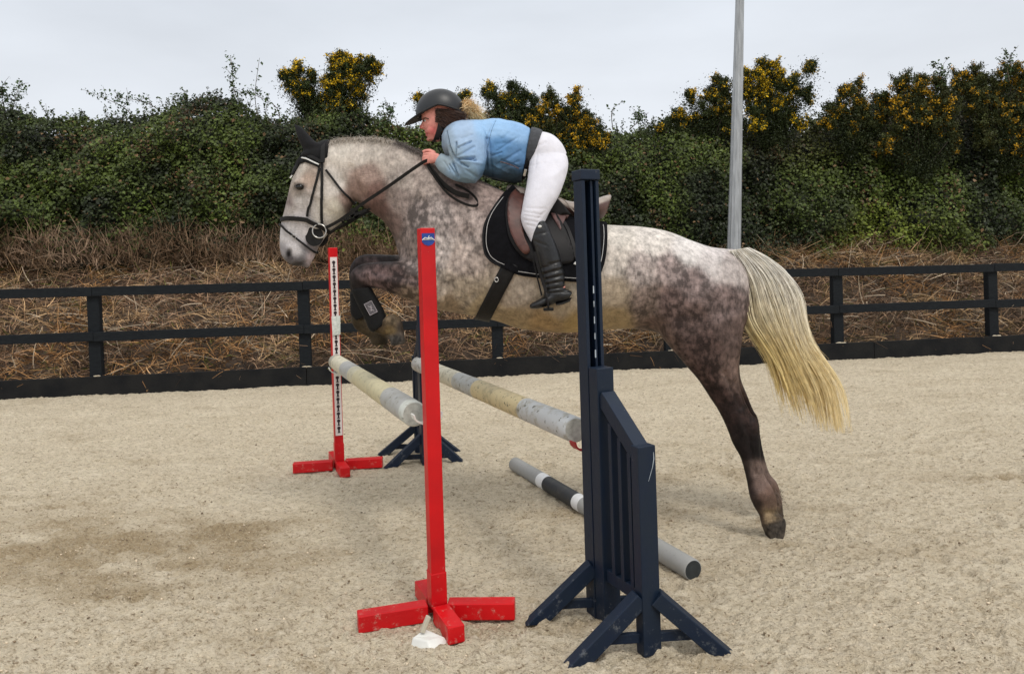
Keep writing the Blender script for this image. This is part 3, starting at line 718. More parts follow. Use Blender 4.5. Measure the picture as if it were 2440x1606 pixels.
mb.build('badge_emblem', M['white_trim'], bo)
def keyhole_strip(th, c, H, face, z0, z1, gap=None):
    fx = c + face * .0305
    mb = MB(); w_ = .024
    side = np.array([-face[1], face[0], 0])
    mb.bar(fx + up * z0 + face * .002, fx + up * z1 + face * .002, face, .050, .005); st = mb.build('hole_strip', M['white_strip'], th)
    z = z1 - .05
    while z > z0 + .04:
        if not (gap and gap[0] < z < gap[1]):
            mb = MB(); q = fx + face * .0055 + up * z; V = []; nn = 10
            for k in range(nn): a = 2 * math.pi * k / nn; V.append(q + side * .0125 * math.cos(a) + up * (.0125 * math.sin(a) + .012))
            mb.add(V, [tuple(range(nn))]); mb.add([q + side * -.006 + up * .004, q + side * .006 + up * .004, q + side * .006 - up * .022, q + side * -.006 - up * .022], [(0, 1, 2, 3)])
            mb.add([q + side * -.010 - up * .018, q + side * .010 - up * .018, q + side * .010 - up * .024, q + side * -.010 - up * .024], [(0, 1, 2, 3)])
            mb.build('keyhole', M['hole'], st)
        z -= .0525
    return st
keyhole_strip(th, c, 1.5, -rd, .32, 1.45)
# far red stand
gf = groundd(789, 1092)
ends = [groundd(803, 1112), groundd(682, 1100), groundd(890, 1086)]; ends[0] = gf + (ends[0] - gf) * 1.0
ends.append(gf - rd * .3)
th, c = red_stand(gf, ends, 1.63, 'far red jump stand with a white strip of keyhole slots')
keyhole_strip(th, c, 1.6, rd, .26, 1.56, gap=(.99, 1.13))
far_red_c = c
# paper tag
q = c + rd * .045 + up * 1.06; side = np.array([-rd[1], rd[0], 0])
V = [q + side * -.03 + up * .07, q + side * .034 + up * .072, q + side * .03 - up * .065, q + side * -.026 - up * .07, q + side * .0 + rd * .006 - up * .0]
o = mesh_obj('paper_tag', V, [(0, 1, 4), (1, 2, 4), (2, 3, 4), (3, 0, 4)], M['paper'], solid=.0015); tag(o, 'pale folded paper tag taped to the far red jump stand', 'paper tag')

# ---- blue wing stands
def wing(A, C, H, ldir, label, toes):
    A = np.array(A); C = np.array(C); A[2] = C[2] = 0
    wd = C - A; L = np.linalg.norm(wd); wd /= L; sd_ = np.array([-wd[1], wd[0], 0])
    th = thing('wing_stand', A, label, 'wing stand', 'navy wing stands')
    # channel post: three plates
    mb = MB(); z1 = H - .045
    mb.bar(A - sd_ * .033, A - sd_ * .033 + up * z1, wd, .015, .070)
    mb.bar(A + sd_ * .033, A + sd_ * .033 + up * z1, wd, .015, .070)
    mb.bar(A - wd * .026, A - wd * .026 + up * z1, wd, .050, .016)
    mb.bar(A + sd_ * .012 + wd * .004, A + sd_ * .012 + wd * .004 + up * z1, wd, .012, .040)
    mb.build('tall_post', M['navy'], th, bevel=.002)
    mb = MB(); mb.bar(A + up * (H - .043), A + up * H, wd, .090, .082); mb.build('post_cap', M['navy'], th, bevel=.004)
    B = A + wd * .072
    zb = 1.03; mb = MB(); mb.bar(B, B + up * zb, wd, .078, .066); mb.build('frame_post', M['navy'], th, bevel=.003)
    zc = .77; mb = MB(); mb.bar(C + up * -.005, C + up * zc, wd, .078, .05); mb.build('end_post', M['navy'], th, bevel=.003)
    p = B + wd * .03 + up * (zb - .115); q = C - wd * .022 + up * (zc - .03)
    mb = MB(); mb.bar(p, q, up, .062, .060); mb.build('top_rail', M['navy'], th, bevel=.003)
    p2 = B + wd * .034 + up * .20; q2 = C - wd * .026 + up * .20; mb = MB(); mb.bar(p2, q2, up, .05, .05); mb.build('bottom_rail', M['navy'], th, bevel=.003)
    for k in range(3):
        s = (k + 1) / 4; x_ = B + wd * .03 + (C - B) * s * .92
        zt = np.interp(s, [0, 1], [zb - .13, zc - .05]); mb = MB(); mb.bar(x_ + up * .226, x_ + up * (zt - .035), wd, .058, .022); mb.build('slat', M['navy'], th, bevel=.002)
    for bi, base in enumerate((A + wd * .02, C)):
        for si, sg in enumerate((-1, 1)):
            toe = np.array(toes[bi][si], float); toe[2] = 0; dv = toe - base; L_ = np.linalg.norm(dv); dv /= L_
            top = base + up * .205 + dv * .03; e_ = base + dv * (L_ - .035) - up * .004
            mb = MB(); mb.bar(top, e_ + (e_ - top) * .12, up, .055, .058)
            mb.V = [(v[0], v[1], v[2]) if v[2] > -.006 else tuple(np.array(v) + (np.array(top) - np.array(e_)) * ((-.006 - v[2]) / (top[2] - e_[2]))) for v in mb.V]
            mb.build('leg', M['navy'], th, bevel=.004)
        mb = MB(); mb.bar(base - ldir * .19 + up * .055, base + ldir * .19 + up * .055, up, .022, .035); mb.build('brace', M['navy'], th, bevel=.002)
    return th, A, wd, sd_
A = groundd(1393, 1424); C = groundd(1509, 1513)
ldir = np.array([1, .06, 0.]); ldir /= np.linalg.norm(ldir)
tA = groundd(1226, 1444); tC1 = groundd(1318, 1545); tC2 = groundd(1700, 1515)
th, A, wd, sd_ = wing(A, C, 1.84, ldir, 'near navy wing stand with slatted side frame and splayed feet', ((tA, 2 * A - tA), (tC1, tC2)))
# worn white tape marks on the edge of the channel, and scratches
z = 1.36
while z > .95:
    hgt = random.uniform(.02, .045); q = A + sd_ * .005 + wd * .0255 + up * z; mb = MB()
    mb.bar(q, q - up * hgt, wd, random.uniform(.003, .006), .003); z -= .062 + random.uniform(0, .01); mb.build('paint_chip', M['chip'], th)
Cc_ = np.array([C[0], C[1], 0]); mb = MB()
sc = [Cc_ + wd * .0265 + sd_ * a + up * b_ for a, b_ in ((.028, .745), (.029, .72), (.022, .69), (.010, .66), (.002, .64))]
mb.tube(sc, [.0012, .0016, .0014, .001, .0006], 4); mb.build('scratch', M['chip'], th)
C_far = groundd(985, 1082); A_far = groundd(970, 1062)
AF = groundd(966, 1055); CF = AF - rd * .35
AF = groundd(993, 1079); CF = groundd(976, 1052); q1 = groundd(893, 1089); q2 = groundd(1080, 1074)
th2, AF_, _, _ = wing(AF, CF, 1.60, ldir, 'far navy wing stand mostly hidden behind the near red stand', ((q1, q2), (groundd(878, 1057), groundd(1068, 1048))))

# ---- poles
def pole_mat(name, bands, c0=(1, 1, 1), dirt=.6, along='Z'):
    """bands: list of (pos 0..1, colour) constant ramp along local Z (pole axis)"""
    m, t, b = new_mat(name)
    tc_ = t.nodes.new('ShaderNodeTexCoord'); sp = t.nodes.new('ShaderNodeSeparateXYZ'); t.links.new(tc_.outputs['Generated'], sp.inputs[0])
    rp_ = t.nodes.new('ShaderNodeValToRGB'); rp_.color_ramp.interpolation = 'CONSTANT'
    el = rp_.color_ramp.elements
    while len(el) > 1: el.remove(el[0])
    el[0].position = 0; el[0].color = (*bands[0][1], 1)
    for p, c in bands[1:]: e_ = el.new(p); e_.color = (*c, 1)
    t.links.new(sp.outputs['Z'], rp_.inputs[0])
    n1 = t.nodes.new('ShaderNodeTexNoise'); n1.inputs['Scale'].default_value = 14; n1.inputs['Detail'].default_value = 8; n1.inputs['Roughness'].default_value = .7
    t.links.new(tc_.outputs['Object'], n1.inputs[0])
    mr = t.nodes.new('ShaderNodeMapRange'); mr.inputs[1].default_value = .5; mr.inputs[2].default_value = .66; mr.inputs[3].default_value = 0; mr.inputs[4].default_value = dirt
    t.links.new(n1.outputs[0], mr.inputs[0])
    x = t.nodes.new('ShaderNodeMix'); x.data_type = 'RGBA'; t.links.new(mr.outputs[0], x.inputs[0]); t.links.new(rp_.outputs[0], x.inputs[6]); x.inputs[7].default_value = (.26, .23, .15, 1)
    n2 = t.nodes.new('ShaderNodeTexNoise'); n2.inputs['Scale'].default_value = 45; n2.inputs['Detail'].default_value = 4; t.links.new(tc_.outputs['Object'], n2.inputs[0])
    m2 = t.nodes.new('ShaderNodeMapRange'); m2.inputs[1].default_value = .62; m2.inputs[2].default_value = .68; m2.inputs[4].default_value = min(1, dirt * 1.3); t.links.new(n2.outputs[0], m2.inputs[0])
    x2 = t.nodes.new('ShaderNodeMix'); x2.data_type = 'RGBA'; t.links.new(m2.outputs[0], x2.inputs[0]); t.links.new(x.outputs[2], x2.inputs[6]); x2.inputs[7].default_value = (.10, .10, .07, 1)
    t.links.new(x2.outputs[2], b.inputs['Base Color']); b.inputs['Roughness'].default_value = .55
    bp = t.nodes.new('ShaderNodeBump'); bp.inputs['Distance'].default_value = .0015; t.links.new(n2.outputs[0], bp.inputs['Height']); t.links.new(bp.outputs[0], b.inputs['Normal'])
    return m
def pole(name, p, q, r, m, label, cap_m=None, sag=0):
    p = np.array(p); q = np.array(q); L = np.linalg.norm(q - p); n = 32; V = []; F = []
    prof = [(0, r * .0), (0, r * .9), (.006, r), (L - .006, r), (L, r * .9), (L, 0)]
    zs = [(0, r * .88), (.006, r)] + [(s, r * (1 + .012 * random.uniform(-1, 1))) for s in np.linspace(.1, L - .1, 16)] + [(L - .006, r), (L, r * .88)]
    for z, rr in zs:
        for k in range(n): a = 2 * math.pi * k / n; V.append((rr * math.cos(a), rr * math.sin(a), z))
    K = len(zs)
    for i in range(K - 1):
        for k in range(n): F.append((i * n + k, i * n + (k + 1) % n, (i + 1) * n + (k + 1) % n, (i + 1) * n + k))
    F += [tuple(range(n))[::-1], tuple((K - 1) * n + k for k in range(n))]
    me = bpy.data.meshes.new(name); me.from_pydata(V, [], F); me.materials.append(m)
    if cap_m: me.materials.append(cap_m)
    for i, f in enumerate(me.polygons): f.use_smooth = i < len(F) - 2; f.material_index = 1 if (cap_m and i >= len(F) - 2) else 0
    o = bpy.data.objects.new(name, me); link(o); o.location = tuple(p)
    o.rotation_mode = 'QUATERNION'; o.rotation_quaternion = Vector(q - p).to_track_quat('Z', 'Y'); tag(o, label, 'jump pole', 'jump poles'); return o
cream = (.56, .50, .33); grey = (.41, .41, .395); white = (.60, .58, .50); yel = (.60, .50, .29)
e_cap = mat('pole_end', (.40, .40, .36), .8, .2, 40)
pm1 = pole_mat('weathered_cream_pole', [(0, (.40, .38, .31)), (.05, (.60, .56, .43)), (.22, grey), (.36, (.56, .52, .38)), (.44, (.58, .52, .33)), (.80, grey), (.97, (.52, .54, .50))], dirt=.45)
pole('jump_pole', atd(781, 841, far_red_c[1] - .02), atd(963, 962, gc[1] + .11), .055, pm1, 'weathered cream and grey pole hanging between the two red stands', e_cap)
pm2 = pole_mat('weathered_yellow_pole', [(0, grey), (.12, (.58, .54, .42)), (.38, (.42, .43, .42)), (.52, yel), (.79, (.50, .52, .53))], dirt=.8)
pole('jump_pole', atd(972, 846, 5.55), atd(1338, 999, A[1] + .12), .056, pm2, 'scuffed yellow and grey pole running to the near navy wing stand', e_cap)
pm3 = pole_mat('grey_black_pole', [(0, (.31, .31, .30)), (.215, (.75, .75, .75)), (.265, (.022, .024, .027)), (.46, (.75, .75, .75)), (.50, (.31, .31, .30))], dirt=.12)
g1_, g2_ = groundd(1197, 1092), groundd(1612, 1346); g1_[2] = g2_[2] = .042
darkend = mat('pole_dark_end', (.02, .024, .026), .7, .3, 30)
pole('ground_pole', g1_, g2_, .049, pm3, 'grey pole with black section and white bands lying on the sand', darkend)
# ---- cups
def cup(c, face, m, label, parent=None):
    th = thing('jump_cup', c, label, 'jump cup', 'jump cups')
    side = np.array([-face[1], face[0], 0]); V = []; F = []
    n = 9
    for i in range(n):
        a = math.pi * (1 + i / (n - 1)); 
        for dz in (0, .05): V.append(np.array(c) + side * math.cos(a) * .062 + up * (math.sin(a) * .045 + .02) + face * dz)
    for i in range(n - 1): F.append((2 * i, 2 * i + 1, 2 * i + 3, 2 * i + 2))
    mesh_obj('cradle', V, F, m, th, solid=.006)
    mb = MB(); mb.bar(np.array(c) - up * .05 - face * .004, np.array(c) + up * .05 - face * .004, face, .045, .008); mb.build('back_plate', m, th)
M['cup_white'] = mat('white_cup', (.72, .72, .68), .5, .08); M['cup_red'] = mat('red_cup', srgb(150, 25, 32), .5, .1)
p = atd(781, 860, far_red_c[1]); cup(far_red_c + rd * .045 + up * (p[2] + .01), rd, M['cup_white'], 'white cup on the far red stand under the pole end')
p = atd(963, 985, gc[1] + .04); cup(np.array([gc[0], gc[1], 0]) - rd * .047 + up * (p[2] + .02), -rd, M['cup_white'], 'white cup on the back of the near red stand')
p = atd(1340, 1030, A[1] + .04); cup(A - wd * .045 + up * (p[2] - .012), -wd, M['cup_red'], 'dark red cup under the yellow pole at the near navy stand')
cup(AF_ + rd * .05 + up * .72, rd, M['cup_red'], 'dark red cup on the far navy wing stand')
# loose white cup on the sand
c = groundd(998, 1500); th = thing('loose_cup', c, 'broken white plastic jump cup lying on the sand by the near red stand', 'jump cup')
mb = MB(); ax = np.array([.86, -.2, -.12]); ax /= np.linalg.norm(ax)
V = [c + np.array([1.65, 1.4, 1.05]) * np.array(v) for v in ((-.045, -.01, -.005), (.012, -.045, -.005), (.05, .0, -.005), (-.01, .035, -.005), (-.040, .0, .032), (-.002, -.022, .034), (.036, .004, .028), (-.012, .028, .046))]
mb.add(V, [(3, 2, 1, 0), (4, 5, 6, 7), (0, 1, 5, 4), (1, 2, 6, 5), (2, 3, 7, 6), (3, 0, 4, 7)]); mb.build('shell', M['cup_white'], th, bevel=.005)
mb = MB(); mb.bar(c + 1.3 * np.array([-.022, .012, .035]), c + 1.3 * np.array([-.002, .022, .078]), rp, .022, .016); mb.build('pin', mat('aged_plastic', (.50, .46, .36), .6, .1), th, bevel=.003)

# ================================================================== HORSE
hb = MB()
trunk = [(1780, 650, 1772, 745, .07), (1760, 612, 1765, 790, .15), (1728, 594, 1735, 805, .205), (1690, 588, 1690, 815, .245), (1645, 573, 1640, 812, .268), (1596, 553, 1588, 800, .275), (1536, 541, 1530, 786, .272),
         (1470, 537, 1462, 784, .285), (1400, 531, 1395, 791, .30), (1320, 515, 1315, 793, .31), (1262, 490, 1245, 785, .305), (1205, 458, 1180, 765, .285), (1150, 432, 1110, 751, .262), (1095, 408, 1050, 741, .238),
         (1050, 388, 1000, 733, .215), (1015, 385, 968, 705, .18), (990, 420, 950, 665, .12)]
loft(hb, trunk, ex=2.15)
neck = [(1165, 440, 1030, 715, .19), (1100, 410, 978, 665, .18), (1055, 391, 952, 615, .155), (1010, 369, 938, 568, .132), (960, 346, 915, 530, .112), (910, 335, 886, 508, .100), (855, 332, 858, 488, .093), (812, 335, 835, 465, .09), (786, 342, 812, 430, .085), (775, 350, 790, 410, .08)]
loft(hb, neck, ex=2.1)
head = [(785, 342, 812, 395, .062), (758, 352, 832, 418, .082), (728, 374, 842, 446, .092), (708, 402, 843, 474, .098), (696, 432, 836, 502, .096), (688, 465, 820, 525, .086), (680, 497, 800, 541, .073), (672, 528, 781, 556, .062),
        (668, 560, 768, 575, .056), (667, 588, 758, 590, .055), (672, 610, 751, 607, .055), (686, 626, 743, 622, .046), (703, 634, 730, 630, .026)]
loft(hb, head, ex=2.35)
for sg in (-1, 1):   # brow, cheek, nostril rims
    ellipsoid(hb, at(712, 436, Y0 + sg * .083), .030, .020, .026)
    ellipsoid(hb, at(795, 468, Y0 + sg * .055), .085, .045, .10)
    ellipsoid(hb, at(690, 596, Y0 + sg * .040), .026, .018, .036)
loft(hb, [(735, 640, 745, 612, .02), (722, 636, 735, 605, .035), (708, 630, 725, 600, .03)], m=3)
# near foreleg
nf = [(1085, 600, 1060, 742, .105, -.13), (1040, 612, 1030, 733, .10, -.14), (990, 622, 985, 718, .085, -.145), (945, 622, 940, 703, .070, -.14), (905, 624, 906, 688, .058, -.135), (876, 627, 882, 684, .052, -.13),
      (848, 637, 872, 680, .048, -.13), (834, 660, 873, 682, .046, -.13), (840, 695, 877, 690, .036, -.13), (852, 728, 888, 714, .031, -.13), (868, 757, 902, 740, .031, -.13), (882, 784, 916, 756, .036, -.13), (897, 795, 930, 748, .034, -.13),
      (915, 800, 948, 750, .031, -.13), (926, 802, 960, 768, .033, -.13), (928, 808, 964, 796, .042, -.13), (930, 824, 965, 820, .048, -.13)]
loft(hb, nf, m=5, n=22)
# far foreleg
ff = [(1060, 600, 1050, 730, .10, .13), (1000, 602, 1000, 700, .08, .14), (945, 607, 945, 685, .066, .14), (892, 606, 895, 670, .055, .14), (862, 608, 872, 667, .05, .14), (842, 622, 868, 668, .046, .14), (832, 650, 868, 680, .044, .14),
      (836, 700, 868, 700, .034, .14), (837, 742, 865, 738, .030, .14), (838, 768, 868, 756, .034, .14), (850, 788, 878, 764, .030, .14), (870, 800, 895, 772, .030, .14), (880, 805, 918, 786, .038, .14), (886, 822, 926, 820, .046, .14)]
loft(hb, ff, m=5, n=22)
nh = [(1540, 660, 1772, 690, .12, -.10), (1550, 740, 1774, 750, .13, -.115), (1572, 795, 1769, 800, .12, -.125), (1606, 838, 1762, 852, .10, -.13), (1638, 875, 1758, 893, .082, -.13), (1664, 906, 1764, 926, .066, -.13), (1688, 942, 1776, 956, .052, -.13),
      (1712, 978, 1790, 985, .044, -.13), (1732, 1020, 1806, 1006, .043, -.13), (1746, 1057, 1810, 1040, .041, -.13), (1764, 1090, 1812, 1074, .030, -.13), (1775, 1128, 1816, 1108, .025, -.13), (1781, 1156, 1823, 1135, .027, -.13),
      (1786, 1182, 1840, 1162, .037, -.13), (1796, 1206, 1850, 1194, .036, -.13), (1809, 1228, 1853, 1218, .030, -.13), (1814, 1248, 1870, 1236, .044, -.13), (1820, 1264, 1872, 1252, .048, -.13), (1829, 1286, 1862, 1290, .052, -.13)]
loft(hb, nh, m=5, n=24)
fh = [(1550, 680, 1765, 690, .12, .10), (1560, 760, 1768, 770, .12, .12), (1600, 830, 1762, 850, .10, .12), (1645, 880, 1764, 900, .08, .12), (1690, 938, 1782, 945, .052, .12), (1722, 978, 1794, 975, .043, .12), (1750, 1020, 1806, 1000, .04, .12),
      (1770, 1060, 1812, 1045, .033, .12), (1784, 1100, 1822, 1092, .027, .12), (1795, 1135, 1834, 1128, .029, .12), (1806, 1160, 1852, 1150, .034, .12), (1818, 1182, 1860, 1178, .031, .12), (1824, 1200, 1864, 1198, .036, .12), (1828, 1238, 1866, 1240, .046, .12)]
loft(hb, fh, m=5, n=22)
loft(hb, [(1700, 592, 1710, 650, .05), (1745, 592, 1745, 640, .045), (1785, 597, 1778, 632, .035), (1815, 616, 1798, 645, .028), (1838, 650, 1818, 668, .022), (1848, 690, 1830, 700, .015)], m=4, n=16)
HV, HN, HF = fuse(hb, .0085, 3, .5)
def wsmooth(V, F, wt, it):
    Fa = np.array([f for f in F if len(f) == 4]); E = np.concatenate([Fa[:, [0, 1]], Fa[:, [1, 2]], Fa[:, [2, 3]], Fa[:, [3, 0]]])
    n = len(V); dg_ = np.bincount(E.ravel(), minlength=n).astype(float); dg_[dg_ == 0] = 1
    for _ in range(it):
        S = np.stack([np.bincount(E[:, 0], V[E[:, 1], k], n) + np.bincount(E[:, 1], V[E[:, 0], k], n) for k in range(3)], 1) / dg_[:, None]
        V = V + (S - V) * (.55 * wt)[:, None]
    return V
def normals(V, F):
    Fa = np.array([f for f in F if len(f) == 4]); fnn = np.cross(V[Fa[:, 2]] - V[Fa[:, 0]], V[Fa[:, 3]] - V[Fa[:, 1]]); N = np.zeros_like(V)
    for k in range(4): 
        for c_ in range(3): N[:, c_] += np.bincount(Fa[:, k], fnn[:, c_], len(V))
    return N / (np.linalg.norm(N, axis=1, keepdims=True) + 1e-12)
pxy = topx(HV)
wt = np.clip((pxy[:, 0] - 900) / 120, 0, 1) * np.clip((900 - pxy[:, 1]) / 120, 0, 1)
wt = np.maximum(wt, np.clip((pxy[:, 0] - 780) / 60, 0, 1) * np.clip((560 - pxy[:, 1]) / 60, 0, 1)); wt = np.maximum(wt, .035)
HV = wsmooth(HV, HF, wt, 22); HN = normals(HV, HF)
grooves = [
    (1000, 480, 960, 600, 16, -.010), (1040, 440, 1120, 560, 20, -.008), (1110, 560, 1060, 690, 16, -.012), (1000, 560, 1060, 620, 30, .008), (1030, 660, 1075, 650, 22, .010),
    (885, 400, 975, 560, 14, -.005), (835, 400, 862, 470, 9, -.012), (870, 500, 960, 590, 8, -.006),
    (1535, 790, 1575, 700, 16, -.014), (1600, 640, 1560, 560, 26, -.005), (1600, 790, 1640, 740, 34, .010), (1720, 640, 1752, 800, 12, -.008), (1690, 700, 1700, 800, 30, .010),
    (1728, 890, 1766, 970, 6, -.012), (1755, 985, 1770, 1030, 7, .006), (1798, 990, 1800, 1025, 5, .007), (1778, 1020, 1790, 1052, 4, -.006), (1790, 1058, 1802, 1130, 2.6, -.009), (1778, 1075, 1790, 1145, 3, .004), (1818, 1178, 1822, 1190, 9, .006), (1848, 1178, 1852, 1192, 4, .007), (1826, 1222, 1845, 1222, 6, -.006), (1812, 1250, 1870, 1237, 2.5, .005), (1852, 1232, 1866, 1228, 3.5, .006),
    (850, 655, 856, 664, 9, .007), (872, 660, 880, 676, 3.5, -.008), (890, 650, 1000, 668, 4, -.006), (880, 635, 960, 632, 6, .005), (912, 756, 905, 772, 5, .005), (925, 765, 940, 752, 4, .004), (928, 800, 964, 794, 2.4, .005), (922, 785, 940, 780, 4, -.006),
    (1650, 870, 1720, 960, 8, -.005), (1752, 910, 1778, 960, 5, -.010), (1775, 960, 1790, 1000, 6, -.005), (1785, 1050, 1800, 1130, 5, -.004), (1797, 1050, 1806, 1110, 3.5, -.004),
    (1060, 745, 1200, 765, 10, -.004), (1240, 740, 1480, 752, 14, -.004), (1130, 700, 1090, 735, 10, -.008), (1052, 718, 1082, 738, 8, .008),
    (770, 420, 800, 500, 16, -.002), (715, 470, 745, 560, 9, -.006), (735, 480, 765, 545, 6, .004), (700, 470, 690, 545, 7, .004), (724, 452, 760, 470, 5, .004), (690, 598, 692, 612, 4.5, -.014), (728, 625, 700, 632, 2, -.003),
    (880, 640, 960, 650, 8, -.006), (900, 665, 970, 680, 9, .006), (850, 650, 860, 668, 8, .005)]
HV = lines_disp(HV, HN, grooves)
HV += HN * (.005 * (fbm(HV[:, 0] * 9, HV[:, 1] * 9, HV[:, 2] * 9, 3) - .5))[:, None]
PXY = topx(HV)
ctrl = [(700, 400, (150, 142, 136), .2), (720, 410, (196, 188, 178), .2), (690, 500, (168, 160, 155), .1), (705, 480, (188, 182, 178), .1), (720, 540, (196, 190, 190), .05), (680, 470, (120, 108, 106), .1), (690, 560, (196, 192, 192), 0), (680, 600, (140, 136, 138), 0), (712, 600, (205, 200, 200), 0), (710, 628, (78, 74, 76), 0), (690, 622, (95, 90, 92), 0), (742, 612, (196, 180, 182), 0), (724, 598, (112, 109, 112), 0), (718, 614, (98, 95, 98), 0), (757, 590, (140, 132, 132), 0), (694, 482, (122, 106, 102), .3), (698, 462, (150, 138, 128), .2), (728, 418, (170, 148, 134), .2), (705, 520, (196, 190, 190), .05), (700, 585, (206, 202, 204), 0), (840, 492, (70, 58, 54), .2),  # grey points between nostril and mouth paint a shadow into the coat
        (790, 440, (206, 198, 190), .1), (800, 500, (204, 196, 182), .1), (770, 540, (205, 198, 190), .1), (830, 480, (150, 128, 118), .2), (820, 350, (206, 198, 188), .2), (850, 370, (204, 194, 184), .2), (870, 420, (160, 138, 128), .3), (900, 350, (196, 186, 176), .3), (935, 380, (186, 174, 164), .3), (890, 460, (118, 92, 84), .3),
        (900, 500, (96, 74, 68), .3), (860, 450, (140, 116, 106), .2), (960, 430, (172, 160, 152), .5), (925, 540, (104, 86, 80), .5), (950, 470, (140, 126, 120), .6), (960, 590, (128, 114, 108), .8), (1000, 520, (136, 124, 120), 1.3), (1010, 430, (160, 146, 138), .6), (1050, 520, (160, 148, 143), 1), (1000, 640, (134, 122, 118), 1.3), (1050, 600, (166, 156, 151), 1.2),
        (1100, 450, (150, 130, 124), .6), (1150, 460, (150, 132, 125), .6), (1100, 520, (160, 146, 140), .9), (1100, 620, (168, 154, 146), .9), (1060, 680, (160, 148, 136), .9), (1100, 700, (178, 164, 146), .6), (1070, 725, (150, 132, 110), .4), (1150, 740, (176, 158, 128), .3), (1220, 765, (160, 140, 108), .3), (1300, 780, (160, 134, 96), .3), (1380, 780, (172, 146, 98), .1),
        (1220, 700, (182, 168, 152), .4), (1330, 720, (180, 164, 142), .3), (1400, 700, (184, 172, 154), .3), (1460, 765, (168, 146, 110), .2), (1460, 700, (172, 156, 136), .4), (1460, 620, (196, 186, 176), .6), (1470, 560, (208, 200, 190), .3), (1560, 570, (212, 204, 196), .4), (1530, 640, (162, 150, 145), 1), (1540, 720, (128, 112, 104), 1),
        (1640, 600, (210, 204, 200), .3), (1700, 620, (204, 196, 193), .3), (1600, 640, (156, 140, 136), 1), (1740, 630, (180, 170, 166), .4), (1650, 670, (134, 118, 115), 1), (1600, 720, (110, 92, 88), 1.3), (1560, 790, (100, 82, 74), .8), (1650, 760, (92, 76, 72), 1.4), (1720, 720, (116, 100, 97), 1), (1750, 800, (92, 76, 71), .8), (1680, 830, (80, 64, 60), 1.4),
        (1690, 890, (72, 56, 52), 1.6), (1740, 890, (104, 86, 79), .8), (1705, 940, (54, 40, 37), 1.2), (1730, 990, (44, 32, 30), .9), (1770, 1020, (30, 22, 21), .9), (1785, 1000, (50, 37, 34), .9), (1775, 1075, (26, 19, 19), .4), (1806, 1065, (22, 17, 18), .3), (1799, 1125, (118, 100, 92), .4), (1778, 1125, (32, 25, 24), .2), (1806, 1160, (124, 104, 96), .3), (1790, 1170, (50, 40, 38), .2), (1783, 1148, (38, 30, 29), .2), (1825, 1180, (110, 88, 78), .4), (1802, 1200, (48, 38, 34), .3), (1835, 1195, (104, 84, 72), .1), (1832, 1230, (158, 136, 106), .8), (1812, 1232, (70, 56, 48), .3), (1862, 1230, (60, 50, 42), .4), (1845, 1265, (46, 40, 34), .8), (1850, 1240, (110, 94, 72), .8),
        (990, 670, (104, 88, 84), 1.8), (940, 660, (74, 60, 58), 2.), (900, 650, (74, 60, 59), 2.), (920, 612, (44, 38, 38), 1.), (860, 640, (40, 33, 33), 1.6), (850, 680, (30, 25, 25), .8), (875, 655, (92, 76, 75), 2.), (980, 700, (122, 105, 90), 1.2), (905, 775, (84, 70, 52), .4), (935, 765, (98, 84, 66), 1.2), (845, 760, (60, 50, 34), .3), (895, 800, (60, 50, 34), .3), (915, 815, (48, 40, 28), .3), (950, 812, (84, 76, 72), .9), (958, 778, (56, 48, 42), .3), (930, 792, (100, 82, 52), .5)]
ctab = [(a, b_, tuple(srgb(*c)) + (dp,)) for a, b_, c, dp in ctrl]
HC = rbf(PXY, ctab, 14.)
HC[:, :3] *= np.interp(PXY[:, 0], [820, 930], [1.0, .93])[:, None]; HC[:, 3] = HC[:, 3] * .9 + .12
q = 1 / (1 + np.exp(-((PXY[:, 1] - (1252 - (PXY[:, 0] - 1814) * .28)) / 1.6))) * (PXY[:, 0] > 1790) * (HV[:, 1] < Y0 + .02); HC = HC * (1 - q[:, None]) + np.array([[.055, .045, .036, 1.2]]) * q[:, None]
q = 1 / (1 + np.exp(-((PXY[:, 1] - 798) / 1.6))) * (PXY[:, 0] < 975) * (PXY[:, 0] > 915) * (HV[:, 1] < Y0); HC = HC * (1 - q[:, None]) + np.array([[.060, .052, .046, 1.6]]) * q[:, None]
# eye sockets and nostrils, dark skin
for (ex, ey, ra, rb, cc) in ((714, 446, 13, 8, (.05, .042, .042)), (688, 605, 7, 11.5, (.008, .007, .008)), (705, 632, 13, 4, (.035, .03, .032)), (693, 616, 7, 5, (.06, .05, .05)), (712, 628, 12, 3, (.05, .045, .045))):
    q = np.exp(-(((PXY[:, 0] - ex) / ra) ** 2 + ((PXY[:, 1] - ey) / rb) ** 2) ** 2)[:, None]; HC[:, :3] = HC[:, :3] * (1 - q) + np.array(cc) * q
# mirrored sides share the pattern; far legs are the darker ones
m, t, b = new_mat('dapple_grey_coat')
tcn = t.nodes.new('ShaderNodeTexCoord')
def nz(sc, det=4, st=None, ty='n'):
    src = tcn.outputs['Object']
    if st: q = t.nodes.new('ShaderNodeMapping'); q.inputs['Scale'].default_value = st; t.links.new(src, q.inputs[0]); src = q.outputs[0]
    if ty == 'n': n = t.nodes.new('ShaderNodeTexNoise'); n.inputs['Scale'].default_value = sc; n.inputs['Detail'].default_value = det
    else: n = t.nodes.new('ShaderNodeTexVoronoi'); n.feature = 'SMOOTH_F1'; n.inputs['Scale'].default_value = sc; n.inputs['Smoothness'].default_value = .35
    t.links.new(src, n.inputs[0]); return n
wn = nz(14, 4); dsn = t.nodes.new('ShaderNodeVectorMath'); dsn.operation = 'SCALE'; dsn.inputs['Scale'].default_value = .055; t.links.new(wn.outputs['Color'], dsn.inputs[0])
vo = nz(26, 0, ty='v'); addv = t.nodes.new('ShaderNodeVectorMath'); addv.operation = 'ADD'
